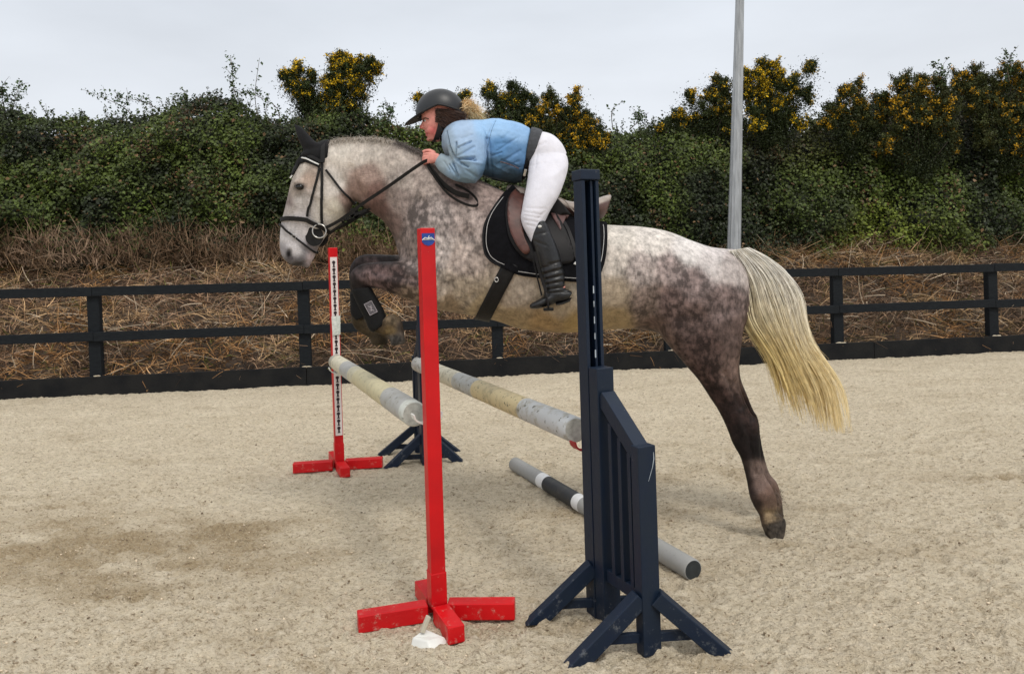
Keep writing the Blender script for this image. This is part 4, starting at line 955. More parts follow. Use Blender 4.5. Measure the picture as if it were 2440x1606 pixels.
t.links.new(tcn.outputs['Object'], addv.inputs[0]); t.links.new(dsn.outputs[0], addv.inputs[1]); t.links.new(addv.outputs[0], vo.inputs[0])
def rngn(src, a, b_, c, d_):
    r = t.nodes.new('ShaderNodeMapRange'); r.inputs[1].default_value = a; r.inputs[2].default_value = b_; r.inputs[3].default_value = c; r.inputs[4].default_value = d_; t.links.new(src, r.inputs[0]); return r.outputs[0]
def mth(op, a, b_):
    n = t.nodes.new('ShaderNodeMath'); n.operation = op
    for i, v in enumerate((a, b_)):
        if isinstance(v, (int, float)): n.inputs[i].default_value = v
        else: t.links.new(v, n.inputs[i])
    return n.outputs[0]
at_ = t.nodes.new('ShaderNodeAttribute'); at_.attribute_name = 'col'
spots = rngn(vo.outputs['Distance'], .16, .66, .40, -.32)          # light centres, dark net
big = rngn(nz(7, 5).outputs[0], .34, .66, -.30, .32)
mid_ = rngn(nz(30, 4, (1, 1, .7)).outputs[0], .36, .64, -.26, .28)
fine = rngn(nz(90, 3, (1, 1, .45)).outputs[0], .3, .7, -.24, .24)
fib = rngn(nz(260, 2, (.5, 1, 1.6)).outputs[0], .3, .7, -.10, .10)
dp = mth('MULTIPLY', mth('ADD', mth('ADD', spots, mid_), mth('ADD', big, fine)), at_.outputs['Alpha'])
fac = mth('ADD', mth('ADD', 1.0, dp), mth('ADD', mth('MULTIPLY', fine, .35), fib))
fac = mth('MAXIMUM', fac, .42)
sc_ = t.nodes.new('ShaderNodeVectorMath'); sc_.operation = 'SCALE'; t.links.new(at_.outputs['Color'], sc_.inputs[0]); t.links.new(fac, sc_.inputs['Scale'])
t.links.new(sc_.outputs[0], b.inputs['Base Color']); b.inputs['Roughness'].default_value = .6; b.inputs['Specular IOR Level'].default_value = .2
bp = t.nodes.new('ShaderNodeBump'); bp.inputs['Distance'].default_value = .003; t.links.new(nz(130, 4, (.6, 1, 1.3)).outputs[0], bp.inputs['Height']); t.links.new(bp.outputs[0], b.inputs['Normal'])
M['coat'] = m
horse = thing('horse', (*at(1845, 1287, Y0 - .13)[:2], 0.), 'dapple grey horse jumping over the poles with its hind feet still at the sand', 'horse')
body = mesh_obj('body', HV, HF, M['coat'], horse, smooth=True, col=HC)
bvh = BVHTree.FromPolygons([Vector(v) for v in HV], HF)
CAMP = Vector((0, 0, CAMH))
def cast(px, py, fallback=None, off=0.):
    p = at(px, py, 4.0); dr = (Vector(p) - CAMP).normalized()
    h = bvh.ray_cast(CAMP, dr)
    if h[0] is None:
        if fallback is None: return None, None
        return at(px, py, fallback), np.array([0, -1, 0.])
    nrm = np.array(h[1]); 
    if nrm[1] > 0: nrm = -nrm
    return np.array(h[0]) + nrm * off, nrm
def mirror(V): V = np.array(V, float); V[:, 1] = 2 * Y0 - V[:, 1]; return V
# eyes
for sg in (-1, 1):
    h, nn = cast(714, 446); h = h.copy()
    if sg == 1: h[1] = 2 * Y0 - h[1]
    mb = MB(); ellipsoid(mb, h + np.array([0, sg * .000, 0]), .022, .014, .0155, 12); mb.build('eye', M['eye'], horse, smooth=True)
    mb = MB(); q = [h + np.array([a * .023, sg * .010, .0165 - 22 * (a * .023) ** 2]) for a in np.linspace(-1.1, 1.1, 9)]; mb.tube(q, .0030, 6); mb.build('eyelid', mat('grey_skin', (.10, .085, .08), .6, .2), horse, smooth=True)

def ribbon_path(pts, width, off, fallback=Y0, m=8, taut=0, mir=False):
    P2 = catmull(pts, m); P3 = []; NN = []
    for px, py in P2:
        h, nn = cast(px, py, fallback, off); P3.append(h); NN.append(nn)
    P3 = np.array(P3); NN = np.array(NN)
    for _ in range(3):
        NN[1:-1] = (NN[:-2] + NN[1:-1] * 2 + NN[2:]) / 4
        y = P3[:, 1].copy(); y[1:-1] = np.minimum((y[:-2] + y[1:-1] * 2 + y[2:]) / 4, y[1:-1] + .002); P3[:, 1] = y
    return P3, NN
def strap(name, pts, width, off, m, parent, thick=.004, fallback=Y0, mir=True, **k):
    P3, NN = ribbon_path(pts, width, off, fallback); n = len(P3); V = []
    for i in range(n):
        t_ = P3[min(i + 1, n - 1)] - P3[max(i - 1, 0)]; t_ /= np.linalg.norm(t_) + 1e-9; s = np.cross(t_, NN[i]); s /= np.linalg.norm(s) + 1e-9
        u_ = np.cross(s, t_); 
        for a, b_ in ((-.5, 0), (-.42, 1), (.42, 1), (.5, 0), (.42, -.6), (-.42, -.6)): V.append(P3[i] + s * a * width + NN[i] * b_ * thick)
    F = []
    for i in range(n - 1):
        for q in range(6): F.append((i * 6 + q, i * 6 + (q + 1) % 6, (i + 1) * 6 + (q + 1) % 6, (i + 1) * 6 + q))
    F += [tuple(range(6))[::-1], tuple((n - 1) * 6 + q for q in range(6))]
    o = mesh_obj(name, V, F, m, parent)
    if mir: mesh_obj(name, mirror(V), F, m, parent)
    return o
def drape(name, poly, off, m, parent, step=5, thick=.006, fallback=None, mir=False, smooth_it=6, closed_curve=True, pucker=0):
    P = np.array(poly, float)
    if closed_curve:
        Q = catmull(np.concatenate([P, P[:1]]), 5)[:-1]
    else: Q = P
    # resample boundary
    seg = np.linalg.norm(np.roll(Q, -1, 0) - Q, axis=1); B = []
    for i in range(len(Q)):
        kk = max(1, int(seg[i] / step)); 
        for j in range(kk): B.append(Q[i] + (Q[(i + 1) % len(Q)] - Q[i]) * j / kk)
    B = np.array(B); nb = len(B)
    xs = np.arange(B[:, 0].min(), B[:, 0].max(), step); ys_ = np.arange(B[:, 1].min(), B[:, 1].max(), step)
    G = np.array([(x_ + (step / 2 if j % 2 else 0), y_) for j, y_ in enumerate(ys_) for x_ in xs])
    ins = np.zeros(len(G), bool)
    x1, y1 = B[:, 0], B[:, 1]; x2, y2 = np.roll(x1, -1), np.roll(y1, -1)
    for i in range(nb):
        cnd = ((y1[i] > G[:, 1]) != (y2[i] > G[:, 1])); 
        with np.errstate(divide='ignore', invalid='ignore'): xc = (x2[i] - x1[i]) * (G[:, 1] - y1[i]) / (y2[i] - y1[i] + 1e-12) + x1[i]
        ins ^= cnd & (G[:, 0] < xc)
    G = G[ins]; dmin = np.min(np.linalg.norm(G[:, None] - B[None], axis=2), 1) if len(G) else np.zeros(0); G = G[dmin > step * .5]
    allp = [Vector(p) for p in np.concatenate([B, G])]
    r = delaunay_2d_cdt(allp, [(i, (i + 1) % nb) for i in range(nb)], [], 1, 1e-4)
    vs = [np.array(v) for v in r[0]]; F = [tuple(f) for f in r[2]]
    P3 = np.zeros((len(vs), 3)); miss = []
    for i, v in enumerate(vs):
        h, nn = cast(v[0], v[1], fallback, off)
        if h is None: miss.append(i)
        else: P3[i] = h
    ok = [i for i in range(len(vs)) if i not in set(miss)]
    for i in miss:
        dd_ = [np.linalg.norm(vs[i] - vs[j]) for j in ok]; j = ok[int(np.argmin(dd_))]; P3[i] = at(vs[i][0], vs[i][1], P3[j][1] + .02)
    nb_ = [[] for _ in vs]
    for f in F:
        for a, b_ in zip(f, f[1:] + f[:1]): nb_[a].append(b_); nb_[b_].append(a)
    for _ in range(smooth_it):
        y = P3[:, 1].copy()
        for i, q in enumerate(nb_):
            if q: y[i] = .5 * P3[i, 1] + .5 * np.mean([P3[j, 1] for j in q])
        P3[:, 1] = np.minimum(y, P3[:, 1] + .001)
    if pucker: P3[:, 1] -= pucker * vnoise(P3[:, 0] * 25, P3[:, 2] * 25)
    o = mesh_obj(name, P3, F, m, parent, smooth=True, solid=thick, solid_off=0)
    if mir: mesh_obj(name, mirror(P3), F, m, parent, smooth=True, solid=thick, solid_off=0)
    return o, P3

# ---- tail
def lerpcurve(A_, B_, s): return [(a[0] + (b_[0] - a[0]) * s, a[1] + (b_[1] - a[1]) * s) for a, b_ in zip(A_, B_)]
Lc = np.array([(1736, 598), (1756, 645), (1768, 697), (1777, 765), (1802, 806), (1832, 850), (1856, 905), (1874, 960), (1896, 1022)], float)
Rc = np.array([(1785, 590), (1836, 618), (1875, 654), (1904, 704), (1915, 758), (1929, 812), (1955, 858), (1996, 932), (2014, 1032)], float)
def tail_mesh(n, s_rng, seg=20, wdt=.0019, cg=1.0):
    Va = np.empty((n, seg + 1, 2, 3)); Ca = np.empty((n, seg + 1, 2, 3)); LcF = catmull(Lc, 8); RcF = catmull(Rc, 8); K = len(LcF) - 1
    for i in range(n):
        s0 = random.uniform(*s_rng); ln = min(1, np.interp(s0, [0, .2, .5, .75, 1], [.80, .86, .93, 1, .97]) * random.uniform(.55, 1.02)) if random.random() < .7 else random.uniform(.3, .95)
        s1 = np.clip(s0 + random.gauss(0, .18), -.14, 1.1); ph = random.random() * 6; yo = random.gauss(0, .028); am = random.uniform(0, 3.5)
        stray = random.random() < .12
        grey_ = random.random() < .09
        side = np.array([random.uniform(-1, 1), random.uniform(-.6, .6), random.uniform(-.3, .3)]); side /= np.linalg.norm(side)
        for k in range(seg + 1):
            t_ = k / seg * ln; q = t_ * K; i0 = min(int(q), K - 1); f = q - i0
            s = s0 + (s1 - s0) * t_
            # bunch: strands gather into locks with open gaps lower down
            s = s + (.035 * math.sin(s * 17 + 1) + .015 * math.sin(s * 43)) * np.clip((t_ - .35) * 1.8, 0, 1)
            a = LcF[i0] * (1 - f) + LcF[i0 + 1] * f; b_ = RcF[i0] * (1 - f) + RcF[i0 + 1] * f
            p2 = a + (b_ - a) * s; p2 = p2 + np.array([math.sin(ph + t_ * 7), math.cos(ph + t_ * 6)]) * am * t_ * (7 if stray else 2)
            Yt = Y0 - .03 + yo * (.5 + 1.8 * t_) - .05 * math.sin(s * 3.14) * (1 - t_)
            p = at(p2[0], p2[1], Yt); wk = wdt * (1 - .6 * k / seg)
            Va[i, k, 0] = p - side * wk; Va[i, k, 1] = p + side * wk
            c1 = np.array(srgb(234, 229, 218)); c2 = np.array(srgb(232, 214, 158)); c3 = np.array(srgb(240, 212, 140))
            tt = np.clip((t_ - .12) * 2.0 + (.35 - s0) * .5, 0, 1) * (.5 + .5 * (1 - s0 * .6)); cc = c1 * (1 - tt) + (c2 * (1 - t_) + c3 * t_) * tt
            if grey_: cc = cc * .6 * np.array([1, .95, .95])
            Ca[i, k, :] = cc * (.86 + .2 * ((i * 37 % 17) / 17)) * cg
    idx = np.arange(n * (seg + 1) * 2).reshape(n, seg + 1, 2)
    F = np.stack([idx[:, :-1, 0], idx[:, :-1, 1], idx[:, 1:, 1], idx[:, 1:, 0]], -1).reshape(-1, 4)
    return Va.reshape(-1, 3), F, Ca.reshape(-1, 3)
V, F, Cc = tail_mesh(7500, (0, 1))
mbt = MB(); q = []
for i_, (a, b_) in enumerate(zip(Lc, Rc)):
    if i_ > 6: break
    k = (.10, .10, .12, .14, .18, .24, .34)[i_]; q.append((*(a + (b_ - a) * k), *(b_ - (b_ - a) * k), (.03, .04, .042, .04, .034, .026, .012)[i_], -.01))
loft(mbt, q, n=24, m=6)
Vc = np.array(mbt.V); Fc = np.array([f for f in mbt.F if len(f) == 4]); Vc = Vc + np.stack([.004 * (vnoise(Vc[:, 0] * 160, Vc[:, 2] * 9) - .5), .014 * (vnoise(Vc[:, 0] * 120, Vc[:, 2] * 6) - .5), 0 * Vc[:, 0]], 1)
tz = np.clip((Vc[:, 2].max() - Vc[:, 2]) / (Vc[:, 2].max() - Vc[:, 2].min()), 0, 1)[:, None]
Ccc = (np.array([srgb(214, 206, 190)]) * (1 - tz) + np.array([srgb(226, 200, 130)]) * tz) * (.72 + .4 * vnoise(Vc[:, 0] * 150, Vc[:, 2] * 5)[:, None])
mesh_obj('tail', np.concatenate([V, Vc]), np.concatenate([F, Fc + len(V)]), M['hair'], horse, col=np.concatenate([Cc, Ccc]))
# ---- pulled mane along the crest
crest = catmull([(790, 338), (812, 333), (852, 330), (892, 330), (925, 335), (958, 344), (988, 357), (1010, 368), (1050, 388)], 10)
n = 3800; k = rng.integers(0, len(crest) - 1, n); c2 = crest[k] + rng.normal(0, 1.0, (n, 2)) + np.array([[0, 2.0]])
R = np.array([at(a, b_, Y0 + yo) for (a, b_), yo in zip(c2, rng.normal(-.01, .018, n))])
D = np.stack([rng.normal(.15, .45, n), rng.normal(-.9, .45, n), rng.normal(.30, .3, n)], -1)
L = .024 + .042 * rng.random(n) * (.5 + .8 * fbm(R[:, 0] * 12, 0, 0, 2)); tn = fbm(R[:, 0] * 14, 3, 0, 2)
cl = np.where((tn > .46)[:, None], np.array([srgb(178, 168, 156)]), np.array([srgb(112, 103, 98)])) * (.7 + .6 * rng.random((n, 1)))
strands('mane', R, D, L, np.full(n, .0022), cl, M['hair'], horse, seg=5, curl=.2, droop=.75)
# chin hairs and fetlock feather
n = 260; c2 = np.array([(1850 + random.gauss(0, 6), 1178 + random.uniform(-14, 22)) for _ in range(n)])
R = np.array([at(a, b_, Y0 - .12 + random.gauss(0, .02)) for a, b_ in c2]); D = np.stack([rng.normal(.4, .3, n), rng.normal(0, .3, n), rng.normal(-.9, .3, n)], -1)
strands('feather', R, D, .015 + .03 * rng.random(n), np.full(n, .0018), np.tile(np.array(srgb(110, 92, 80)), (n, 1)) * (.5 + .8 * rng.random((n, 1))), M['hair'], horse, curl=.3)

# ---- ear bonnet (with the ears inside it)
bon = thing('ear_bonnet', at(760, 400, Y0), 'black ear bonnet with white cord trim on the horse head', 'ear bonnet')
mb = MB()
loft(mb, [(789, 334, 792, 402, .088), (776, 334, 782, 406, .092), (762, 340, 765, 406, .095), (748, 348, 752, 392, .094), (732, 360, 738, 386, .088), (720, 370, 726, 382, .06)], m=4)
for sg in (-1, 1):
    yo = sg * .055
    loft(mb, [(728, 368, 776, 345, .034, yo), (718, 348, 752, 338, .034, yo * 1.1), (709, 326, 734, 320, .026, yo * 1.2), (704, 310, 719, 304, .015, yo * 1.25), (700, 296, 705, 297, .004, yo * 1.25)], m=4, n=14)
V, N, F = fuse(mb, .006, 4); mesh_obj('cloth', V, F, M['black_cloth'], bon, smooth=True)
hv2 = BVHTree.FromPolygons([Vector(v) for v in V], F)
strap('cord_trim', [(762, 394), (748, 388), (732, 381), (720, 381), (712, 389), (706, 402), (700, 414), (691, 425)], .008, .014, M['white_trim'], bon, thick=.004, fallback=Y0 - .02)
drape('forehead_flap', [(762, 402), (746, 394), (728, 388), (716, 392), (709, 404), (702, 416), (694, 424), (698, 412), (704, 398), (712, 385), (724, 376), (745, 380), (763, 386)], .009, M['black_cloth'], bon, fallback=Y0, mir=True, closed_curve=False)

# ---- bridle
bri = thing('bridle', at(766, 540, Y0), 'black leather bridle with reins running back to the rider hand', 'bridle')
strap('crown_strap', [(776, 336), (774, 350), (772, 370), (770, 390)], .026, .020, M['rein'], bon and bri, thick=.005)
strap('browband', [(768, 388), (752, 380), (735, 374), (720, 370)], .018, .018, M['rein'], bri)
strap('cheek_strap', [(768, 388), (768, 430), (767, 480), (767, 512), (767, 540)], .015, .010, M['rein'], bri)
strap('noseband_strap', [(762, 402), (754, 436), (745, 470), (737, 500), (734, 516)], .013, .010, M['rein'], bri)
strap('throat_lash', [(777, 406), (795, 430), (813, 455), (830, 473), (846, 489)], .012, .010, M['rein'], bri)
strap('noseband', [(668, 525), (680, 522), (700, 521), (728, 524), (748, 532), (768, 542), (784, 552)], .024, .010, M['rein'], bri, thick=.006)
strap('flash_strap', [(670, 535), (684, 549), (704, 566), (728, 585), (744, 598), (754, 603)], .011, .009, M['rein'], bri)
for px, py in ((773, 342), (702, 565)):
    h, nn = cast(px, py, Y0, .026 if py < 400 else .016); mb = MB()
    mb.tube([h + np.array([a, 0, b_]) for a, b_ in ((-.010, -.008), (.010, -.008), (.010, .008), (-.010, .008))], .0018, 5, closed=True); mb.build('buckle', M['metal'], bri)
for sg in (-1, 1):
    h, nn = cast(750, 562, Y0 - .06, .012); h = h.copy()
    if sg > 0: h[1] = 2 * Y0 - h[1]
    V = []; n = 28; R_ = .046
    for y_, rr in ((0, R_), (-.006, R_ * .97), (-.010, R_ * .8)):
        for k in range(n): a = 2 * math.pi * k / n; V.append(h + np.array([rr * math.cos(a), -sg * y_ * -1, rr * math.sin(a) * 1.12]))
    F = [tuple(range(n)), tuple(2 * n + k for k in range(n))[::-1]] + [(i * n + k, i * n + (k + 1) % n, (i + 1) * n + (k + 1) % n, (i + 1) * n + k) for i in (0, 1) for k in range(n)]
    mesh_obj('bit_guard', V, F, M['rein'], bri, bevel=.002)
    c = at(761, 551, h[1] + sg * .022); mb = MB(); mb.tube([c + np.array([.036 * math.cos(a), 0, .036 * math.sin(a)]) for a in np.linspace(0, 2 * math.pi, 28, endpoint=False)], .0035, 8, closed=True)
    mb.build('bit_ring', M['metal'], bri, smooth=True)
def freestrap(name, P3, width, m, parent, thick=.004, wdir=(0, -.25, 1.)):
    P3 = catmull(P3, 6); n = len(P3); V = []; wdir = np.array(wdir, float)
    for i in range(n):
        t_ = P3[min(i + 1, n - 1)] - P3[max(i - 1, 0)]; t_ /= np.linalg.norm(t_); s = wdir - t_ * wdir.dot(t_); s /= np.linalg.norm(s); u_ = np.cross(t_, s)
        for a, b_ in ((-.5, -.5), (.5, -.5), (.5, .5), (-.5, .5)): V.append(P3[i] + s * a * width + u_ * b_ * thick)
    F = [(i * 4 + q, i * 4 + (q + 1) % 4, i * 4 + 4 + (q + 1) % 4, i * 4 + 4 + q) for i in range(n - 1) for q in range(4)] + [(3, 2, 1, 0), tuple((n - 1) * 4 + q for q in range(4))]
    return mesh_obj(name, V, F, m, parent)
hand = at(1018, 384, Y0 - .13)
for sg, nm in ((-1, 'rein'), (1, 'rein')):
    pts = [(776, 543, .085), (800, 531, .10), (832, 510, .115), (862, 487, .13), (919, 449, .15), (970, 413, .15), (1005, 389, .14), (1020, 382, .125)]
    P3 = [at(a, b_, Y0 + sg * c_) for a, b_, c_ in pts]
    # keep clear of the neck
    if sg < 0:
        P4 = []
        for (a, b_, c_), p in zip(pts, P3):
            h, nn = cast(a, b_, None)
            P4.append(at(a, b_, min(p[1], h[1] - .012)) if h is not None else p)
        P3 = P4
    else: P3 = [np.array([q[0], 2 * Y0 - q[1], q[2]]) for q in P4]
    freestrap(nm, P3, .017, M['rein'], bri)
strap('martingale_strap', [(786, 548), (812, 530), (840, 515), (866, 503), (884, 495)], .013, .012, M['rein'], bri, fallback=Y0 - .05)
strap('martingale_stop', [(838, 497), (842, 508), (836, 516)], .022, .016, M['rein'], bri, fallback=Y0 - .05)
freestrap('rein_loop', [at(a, b_, (cast(a, b_, Y0 - .2)[0][1]) - .022 + c_) for a, b_, c_ in ((1016, 386, 0), (1022, 402, 0), (1040, 428, 0), (1058, 452, 0), (1075, 468, 0), (1098, 482, 0), (1120, 490, 0), (1136, 490, 0), (1138, 480, 0), (1128, 466, 0), (1110, 452, 0), (1085, 440, 0))], .012, M['rein'], bri)
freestrap('rein_loop', [at(a, b_, (cast(a, b_, Y0 - .2)[0][1]) - .026 + c_) for a, b_, c_ in ((1018, 388, 0), (1032, 408, 0), (1050, 432, 0), (1070, 450, 0), (1092, 462, 0), (1118, 468, 0))], .026, M['rein'], bri)

# ---- saddle pad
pad = thing('saddle_pad', at(1300, 660, Y0 - .3), 'black saddle pad edged with white piping under the saddle', 'saddle pad')
padpoly = [(1222, 440), (1206, 456), (1191, 476), (1174, 500), (1160, 523), (1152, 550), (1152, 587), (1161, 614), (1178, 629), (1196, 637), (1236, 655), (1275, 661), (1325, 668), (1377, 672), (1405, 671), (1425, 660), (1435, 640), (1442, 615), (1446, 580), (1446, 550), (1443, 533), (1430, 527), (1380, 520), (1320, 506), (1262, 480)]
drape('quilt', padpoly, .012, M['pad'], pad, step=7, thick=.010, fallback=Y0 - .12, mir=True, pucker=.004)
pipe = [(1216, 452), (1190, 486), (1170, 517), (1161, 548), (1161, 586), (1170, 609), (1186, 622), (1204, 630)]
strap('piping', pipe, .0030, .020, M['piping_grey'], pad, thick=.002); strap('piping', [(1236, 646), (1275, 652), (1325, 659), (1377, 663), (1402, 661), (1416, 652), (1426, 636), (1433, 612), (1437, 578), (1437, 550), (1432, 534)], .0030, .020, M['piping_grey'], pad, thick=.002)
strap('edge_binding', [(1222, 442), (1191, 478), (1162, 523), (1154, 550), (1154, 587), (1163, 613), (1196, 635)], .010, .018, M['black_cloth'], pad)
strap('maker_tag', [(1367, 628), (1374, 630)], .016, .022, M['white_trim'], pad, mir=False)

# ---- saddle
sad = thing('saddle', at(1320, 500, Y0), 'worn brown and black leather jumping saddle under the rider', 'saddle')
mb = MB(); loft(mb, [(1208, 440, 1203, 478, .05), (1235, 444, 1232, 492, .085), (1280, 461, 1277, 505, .11), (1325, 473, 1322, 512, .135), (1366, 483, 1364, 520, .155), (1408, 478, 1410, 522, .160), (1438, 468, 1436, 520, .13), (1456, 464, 1447, 492, .07)], ex=2.6, m=5)
V, N, F = fuse(mb, .008, 3)
P = topx(V); q = np.clip((P[:, 1] - np.interp(P[:, 0], [1200, 1325, 1366, 1410, 1456], [455, 484, 494, 489, 474])) / 5, 0, 1)[:, None]
Csd = np.array([[.30, .25, .215]]) * (1 - q) + np.array([[.085, .042, .036]]) * q
mesh_obj('seat', V, F, mat('seat_leather', (1, 1, 1), .45, .22, 14, attr='col', bump=.001, bscale=200), sad, smooth=True, col=Csd)
drape('flap', [(1222, 462), (1208, 478), (1202, 505), (1206, 540), (1216, 575), (1240, 608), (1275, 628), (1330, 632), (1366, 622), (1356, 580), (1338, 545), (1320, 520), (1300, 500), (1262, 485)], .028, M['saddle_dark'], sad, step=7, thick=.006, mir=True)
drape('knee_roll', [(1220, 468), (1210, 480), (1206, 505), (1212, 545), (1228, 582), (1250, 608), (1262, 600), (1248, 570), (1240, 530), (1242, 495), (1240, 470)], .040, M['saddle_brown'], sad, step=6, thick=.012, mir=True)
drape('skirt', [(1300, 478), (1326, 470), (1345, 490), (1362, 512), (1340, 512), (1310, 516), (1296, 505)], .046, M['saddle_dark'], sad, step=5, thick=.005, mir=True, fallback=Y0 - .17, closed_curve=False)
drape('flap_patch', [(1302, 514), (1338, 510), (1356, 513), (1344, 535), (1332, 560), (1322, 545), (1310, 528)], .036, mat('faded_leather', (.12, .062, .058), .5, .3, 14), sad, step=5, thick=.004, mir=True, closed_curve=False, fallback=Y0 - .17)
strap('flap_edge', [(1340, 540), (1352, 560), (1364, 590), (1370, 615), (1378, 630)], .020, .030, M['saddle_dark'], sad)
strap('seat_welt', [(1330, 470), (1345, 478), (1360, 496), (1372, 508)], .006, .05, M['saddle_grey'], sad, fallback=Y0 - .16)
# girth, wrapped round the belly
ga, gb_ = at(1212, 640, Y0), at(1150, 760, Y0); gd = (gb_ - ga) / np.linalg.norm(gb_ - ga); gs = np.array([-gd[2], 0, gd[0]]); cen = ga + gd * .05
V = []; F = []; K = 46
for i in range(K + 1):
    a = math.radians(-105 + 210 * i / K)
    dr = gd * math.cos(a) * 1.0 + np.array([0, 1, 0]) * math.sin(a) * -1.0
    rowp = []
    for s_ in (-.5, -.25, 0, .25, .5):
        wdt = .075
        c0 = cen + gs * s_ * wdt; o_ = c0 + dr * .9
        h = bvh.ray_cast(Vector(o_), Vector(-dr).normalized())
        p = np.array(h[0]) + dr / np.linalg.norm(dr) * .012 if h[0] is not None else c0 + dr * .3
        rowp.append(p)
    V += rowp
V = np.array(V).reshape(K + 1, 5, 3); 
for _ in range(3): V[1:-1] = (V[:-2] + 2 * V[1:-1] + V[2:]) / 4
V = V.reshape(-1, 3)
for i in range(K):
    for k in range(4): F.append((i * 5 + k, i * 5 + k + 1, (i + 1) * 5 + k + 1, (i + 1) * 5 + k))
mesh_obj('girth', V, F, M['rein'], sad, smooth=True, solid=.012)
h, nn = cast(1186, 664, Y0 - .25, .026); mb = MB(); mb.tube([h + np.array([.009 * math.cos(a), 0, .011 * math.sin(a)]) for a in np.linspace(0, 6.283, 14, endpoint=False)], .002, 6, closed=True); mb.build('girth_ring', M['metal'], sad)

# ---- tendon boots
for yo, S_, lab in ((-.13, [(838, 690, 884, 684, .046), (843, 705, 889, 694, .045), (854, 730, 902, 716, .043), (868, 757, 915, 740, .043), (880, 785, 921, 760, .045), (890, 792, 918, 772, .042)], 'black tendon boot with a grey badge on the near foreleg'),
                  (.14, [(834, 698, 872, 698, .043), (835, 720, 870, 722, .041), (836, 746, 872, 742, .041), (848, 765, 874, 752, .042)], 'black tendon boot on the far foreleg')):
    c = at(S_[0][0] + 20, S_[0][1] + 90, Y0 + yo); tb = thing('tendon_boot', c, lab, 'tendon boot', 'tendon boots')
    mb = MB(); loft(mb, [r + (yo,) for r in S_], m=5, n=22, ex=2.4); V, N, F = fuse(mb, .005, 2); mesh_obj('shell', V, F, mat('boot_shell', (.0045, .0045, .005), .75, .2, 30, spec=.25, bump=.0015), tb, smooth=True)
    if yo < 0:
        tvh = BVHTree.FromPolygons([Vector(v) for v in V], F)
        def tcast(px, py, off):
            h = tvh.ray_cast(CAMP, (Vector(at(px, py, 3.8)) - CAMP).normalized()); p = h[0] if h[0] is not None else Vector(at(px, py, Y0 + yo - .043)); return np.array(p) + np.array([0, -off, 0])
        cx_, cy_ = 884, 734; ux = np.array([.87, -.45]); uy = np.array([.48, .87])
        V = []; F = []
        for i in range(5):
            for j in range(5):
                q = np.array([cx_, cy_]) + ux * (i - 2) / 2 * 10 + uy * (j - 2) / 2 * 15; V.append(tcast(q[0], q[1], .004))
        for i in range(4):
            for j in range(4): F.append((i * 5 + j, i * 5 + j + 1, i * 5 + 6 + j, i * 5 + 5 + j))
        bo = mesh_obj('badge', V, F, mat('grey_badge', (.10, .09, .10), .6, .3, 60), tb, solid=.002)
        mb = MB(); bd_ = []
        for a, b_ in ((-1, -1), (1, -1), (1, 1), (-1, 1)): q = np.array([cx_, cy_]) + ux * a * 10 + uy * b_ * 15; bd_.append(tcast(q[0], q[1], .0065))
        for i in range(4): mb.tube([bd_[i], (bd_[i] + bd_[(i + 1) % 4]) / 2, bd_[(i + 1) % 4]], .0012, 4)
        for a, b_, c_, e_ in ((-.4, -.5, .3, .1), (.4, -.4, -.3, .5), (-.2, .2, .4, .6)):
            p1 = np.array([cx_, cy_]) + ux * a * 10 + uy * b_ * 15; p2 = np.array([cx_, cy_]) + ux * c_ * 10 + uy * e_ * 15; mb.tube([tcast(*p1, .0065), tcast(*p2, .0065)], .0016, 4)
        mb.build('badge_emblem', mat('silver_print', (.42, .38, .40), .5, .1), bo)

# ================================================================== RIDER
rider = thing('person', at(1270, 560, Y0), 'rider in a light blue jacket, white breeches and black helmet crouched over the horse neck', 'person')
rb = MB()
YB = Y0
headS = [(1018, 236, 1076, 236, .045), (1008, 252, 1092, 254, .066), (1004, 268, 1097, 272, .075), (1005, 284, 1094, 288, .076), (1007, 298, 1086, 303, .071), (1012, 312, 1074, 318, .062), (1016, 323, 1058, 329, .052), (1020, 334, 1046, 338, .034)]
loft(rb, headS, ex=2.2, m=5)
loft(rb, [(1008, 288, 1020, 288, .008), (1003, 296, 1020, 296, .011), (999, 304, 1020, 306, .015), (1007, 309, 1022, 310, .013)], m=4, n=14)
ellipsoid(rb, at(1016, 317, YB), .010, .020, .006, 8); ellipsoid(rb, at(1018, 323, YB), .010, .019, .006, 8); ellipsoid(rb, at(1023, 332, YB), .016, .020, .013, 8)
for sg in (-1, 1):
    ellipsoid(rb, at(1030, 310, YB + sg * .042), .030, .020, .030, 8); ellipsoid(rb, at(1012, 283, YB + sg * .030), .014, .024, .007, 8)
loft(rb, [(1040, 325, 1085, 290, .055), (1062, 345, 1110, 300, .062), (1090, 365, 1130, 310, .08)], m=4)
loft(rb, [(1085, 305, 1075, 375, .15), (1150, 300, 1148, 405, .16), (1210, 300, 1205, 410, .145), (1262, 318, 1248, 400, .14), (1310, 350, 1262, 420, .145), (1330, 380, 1275, 430, .12)], m=4)
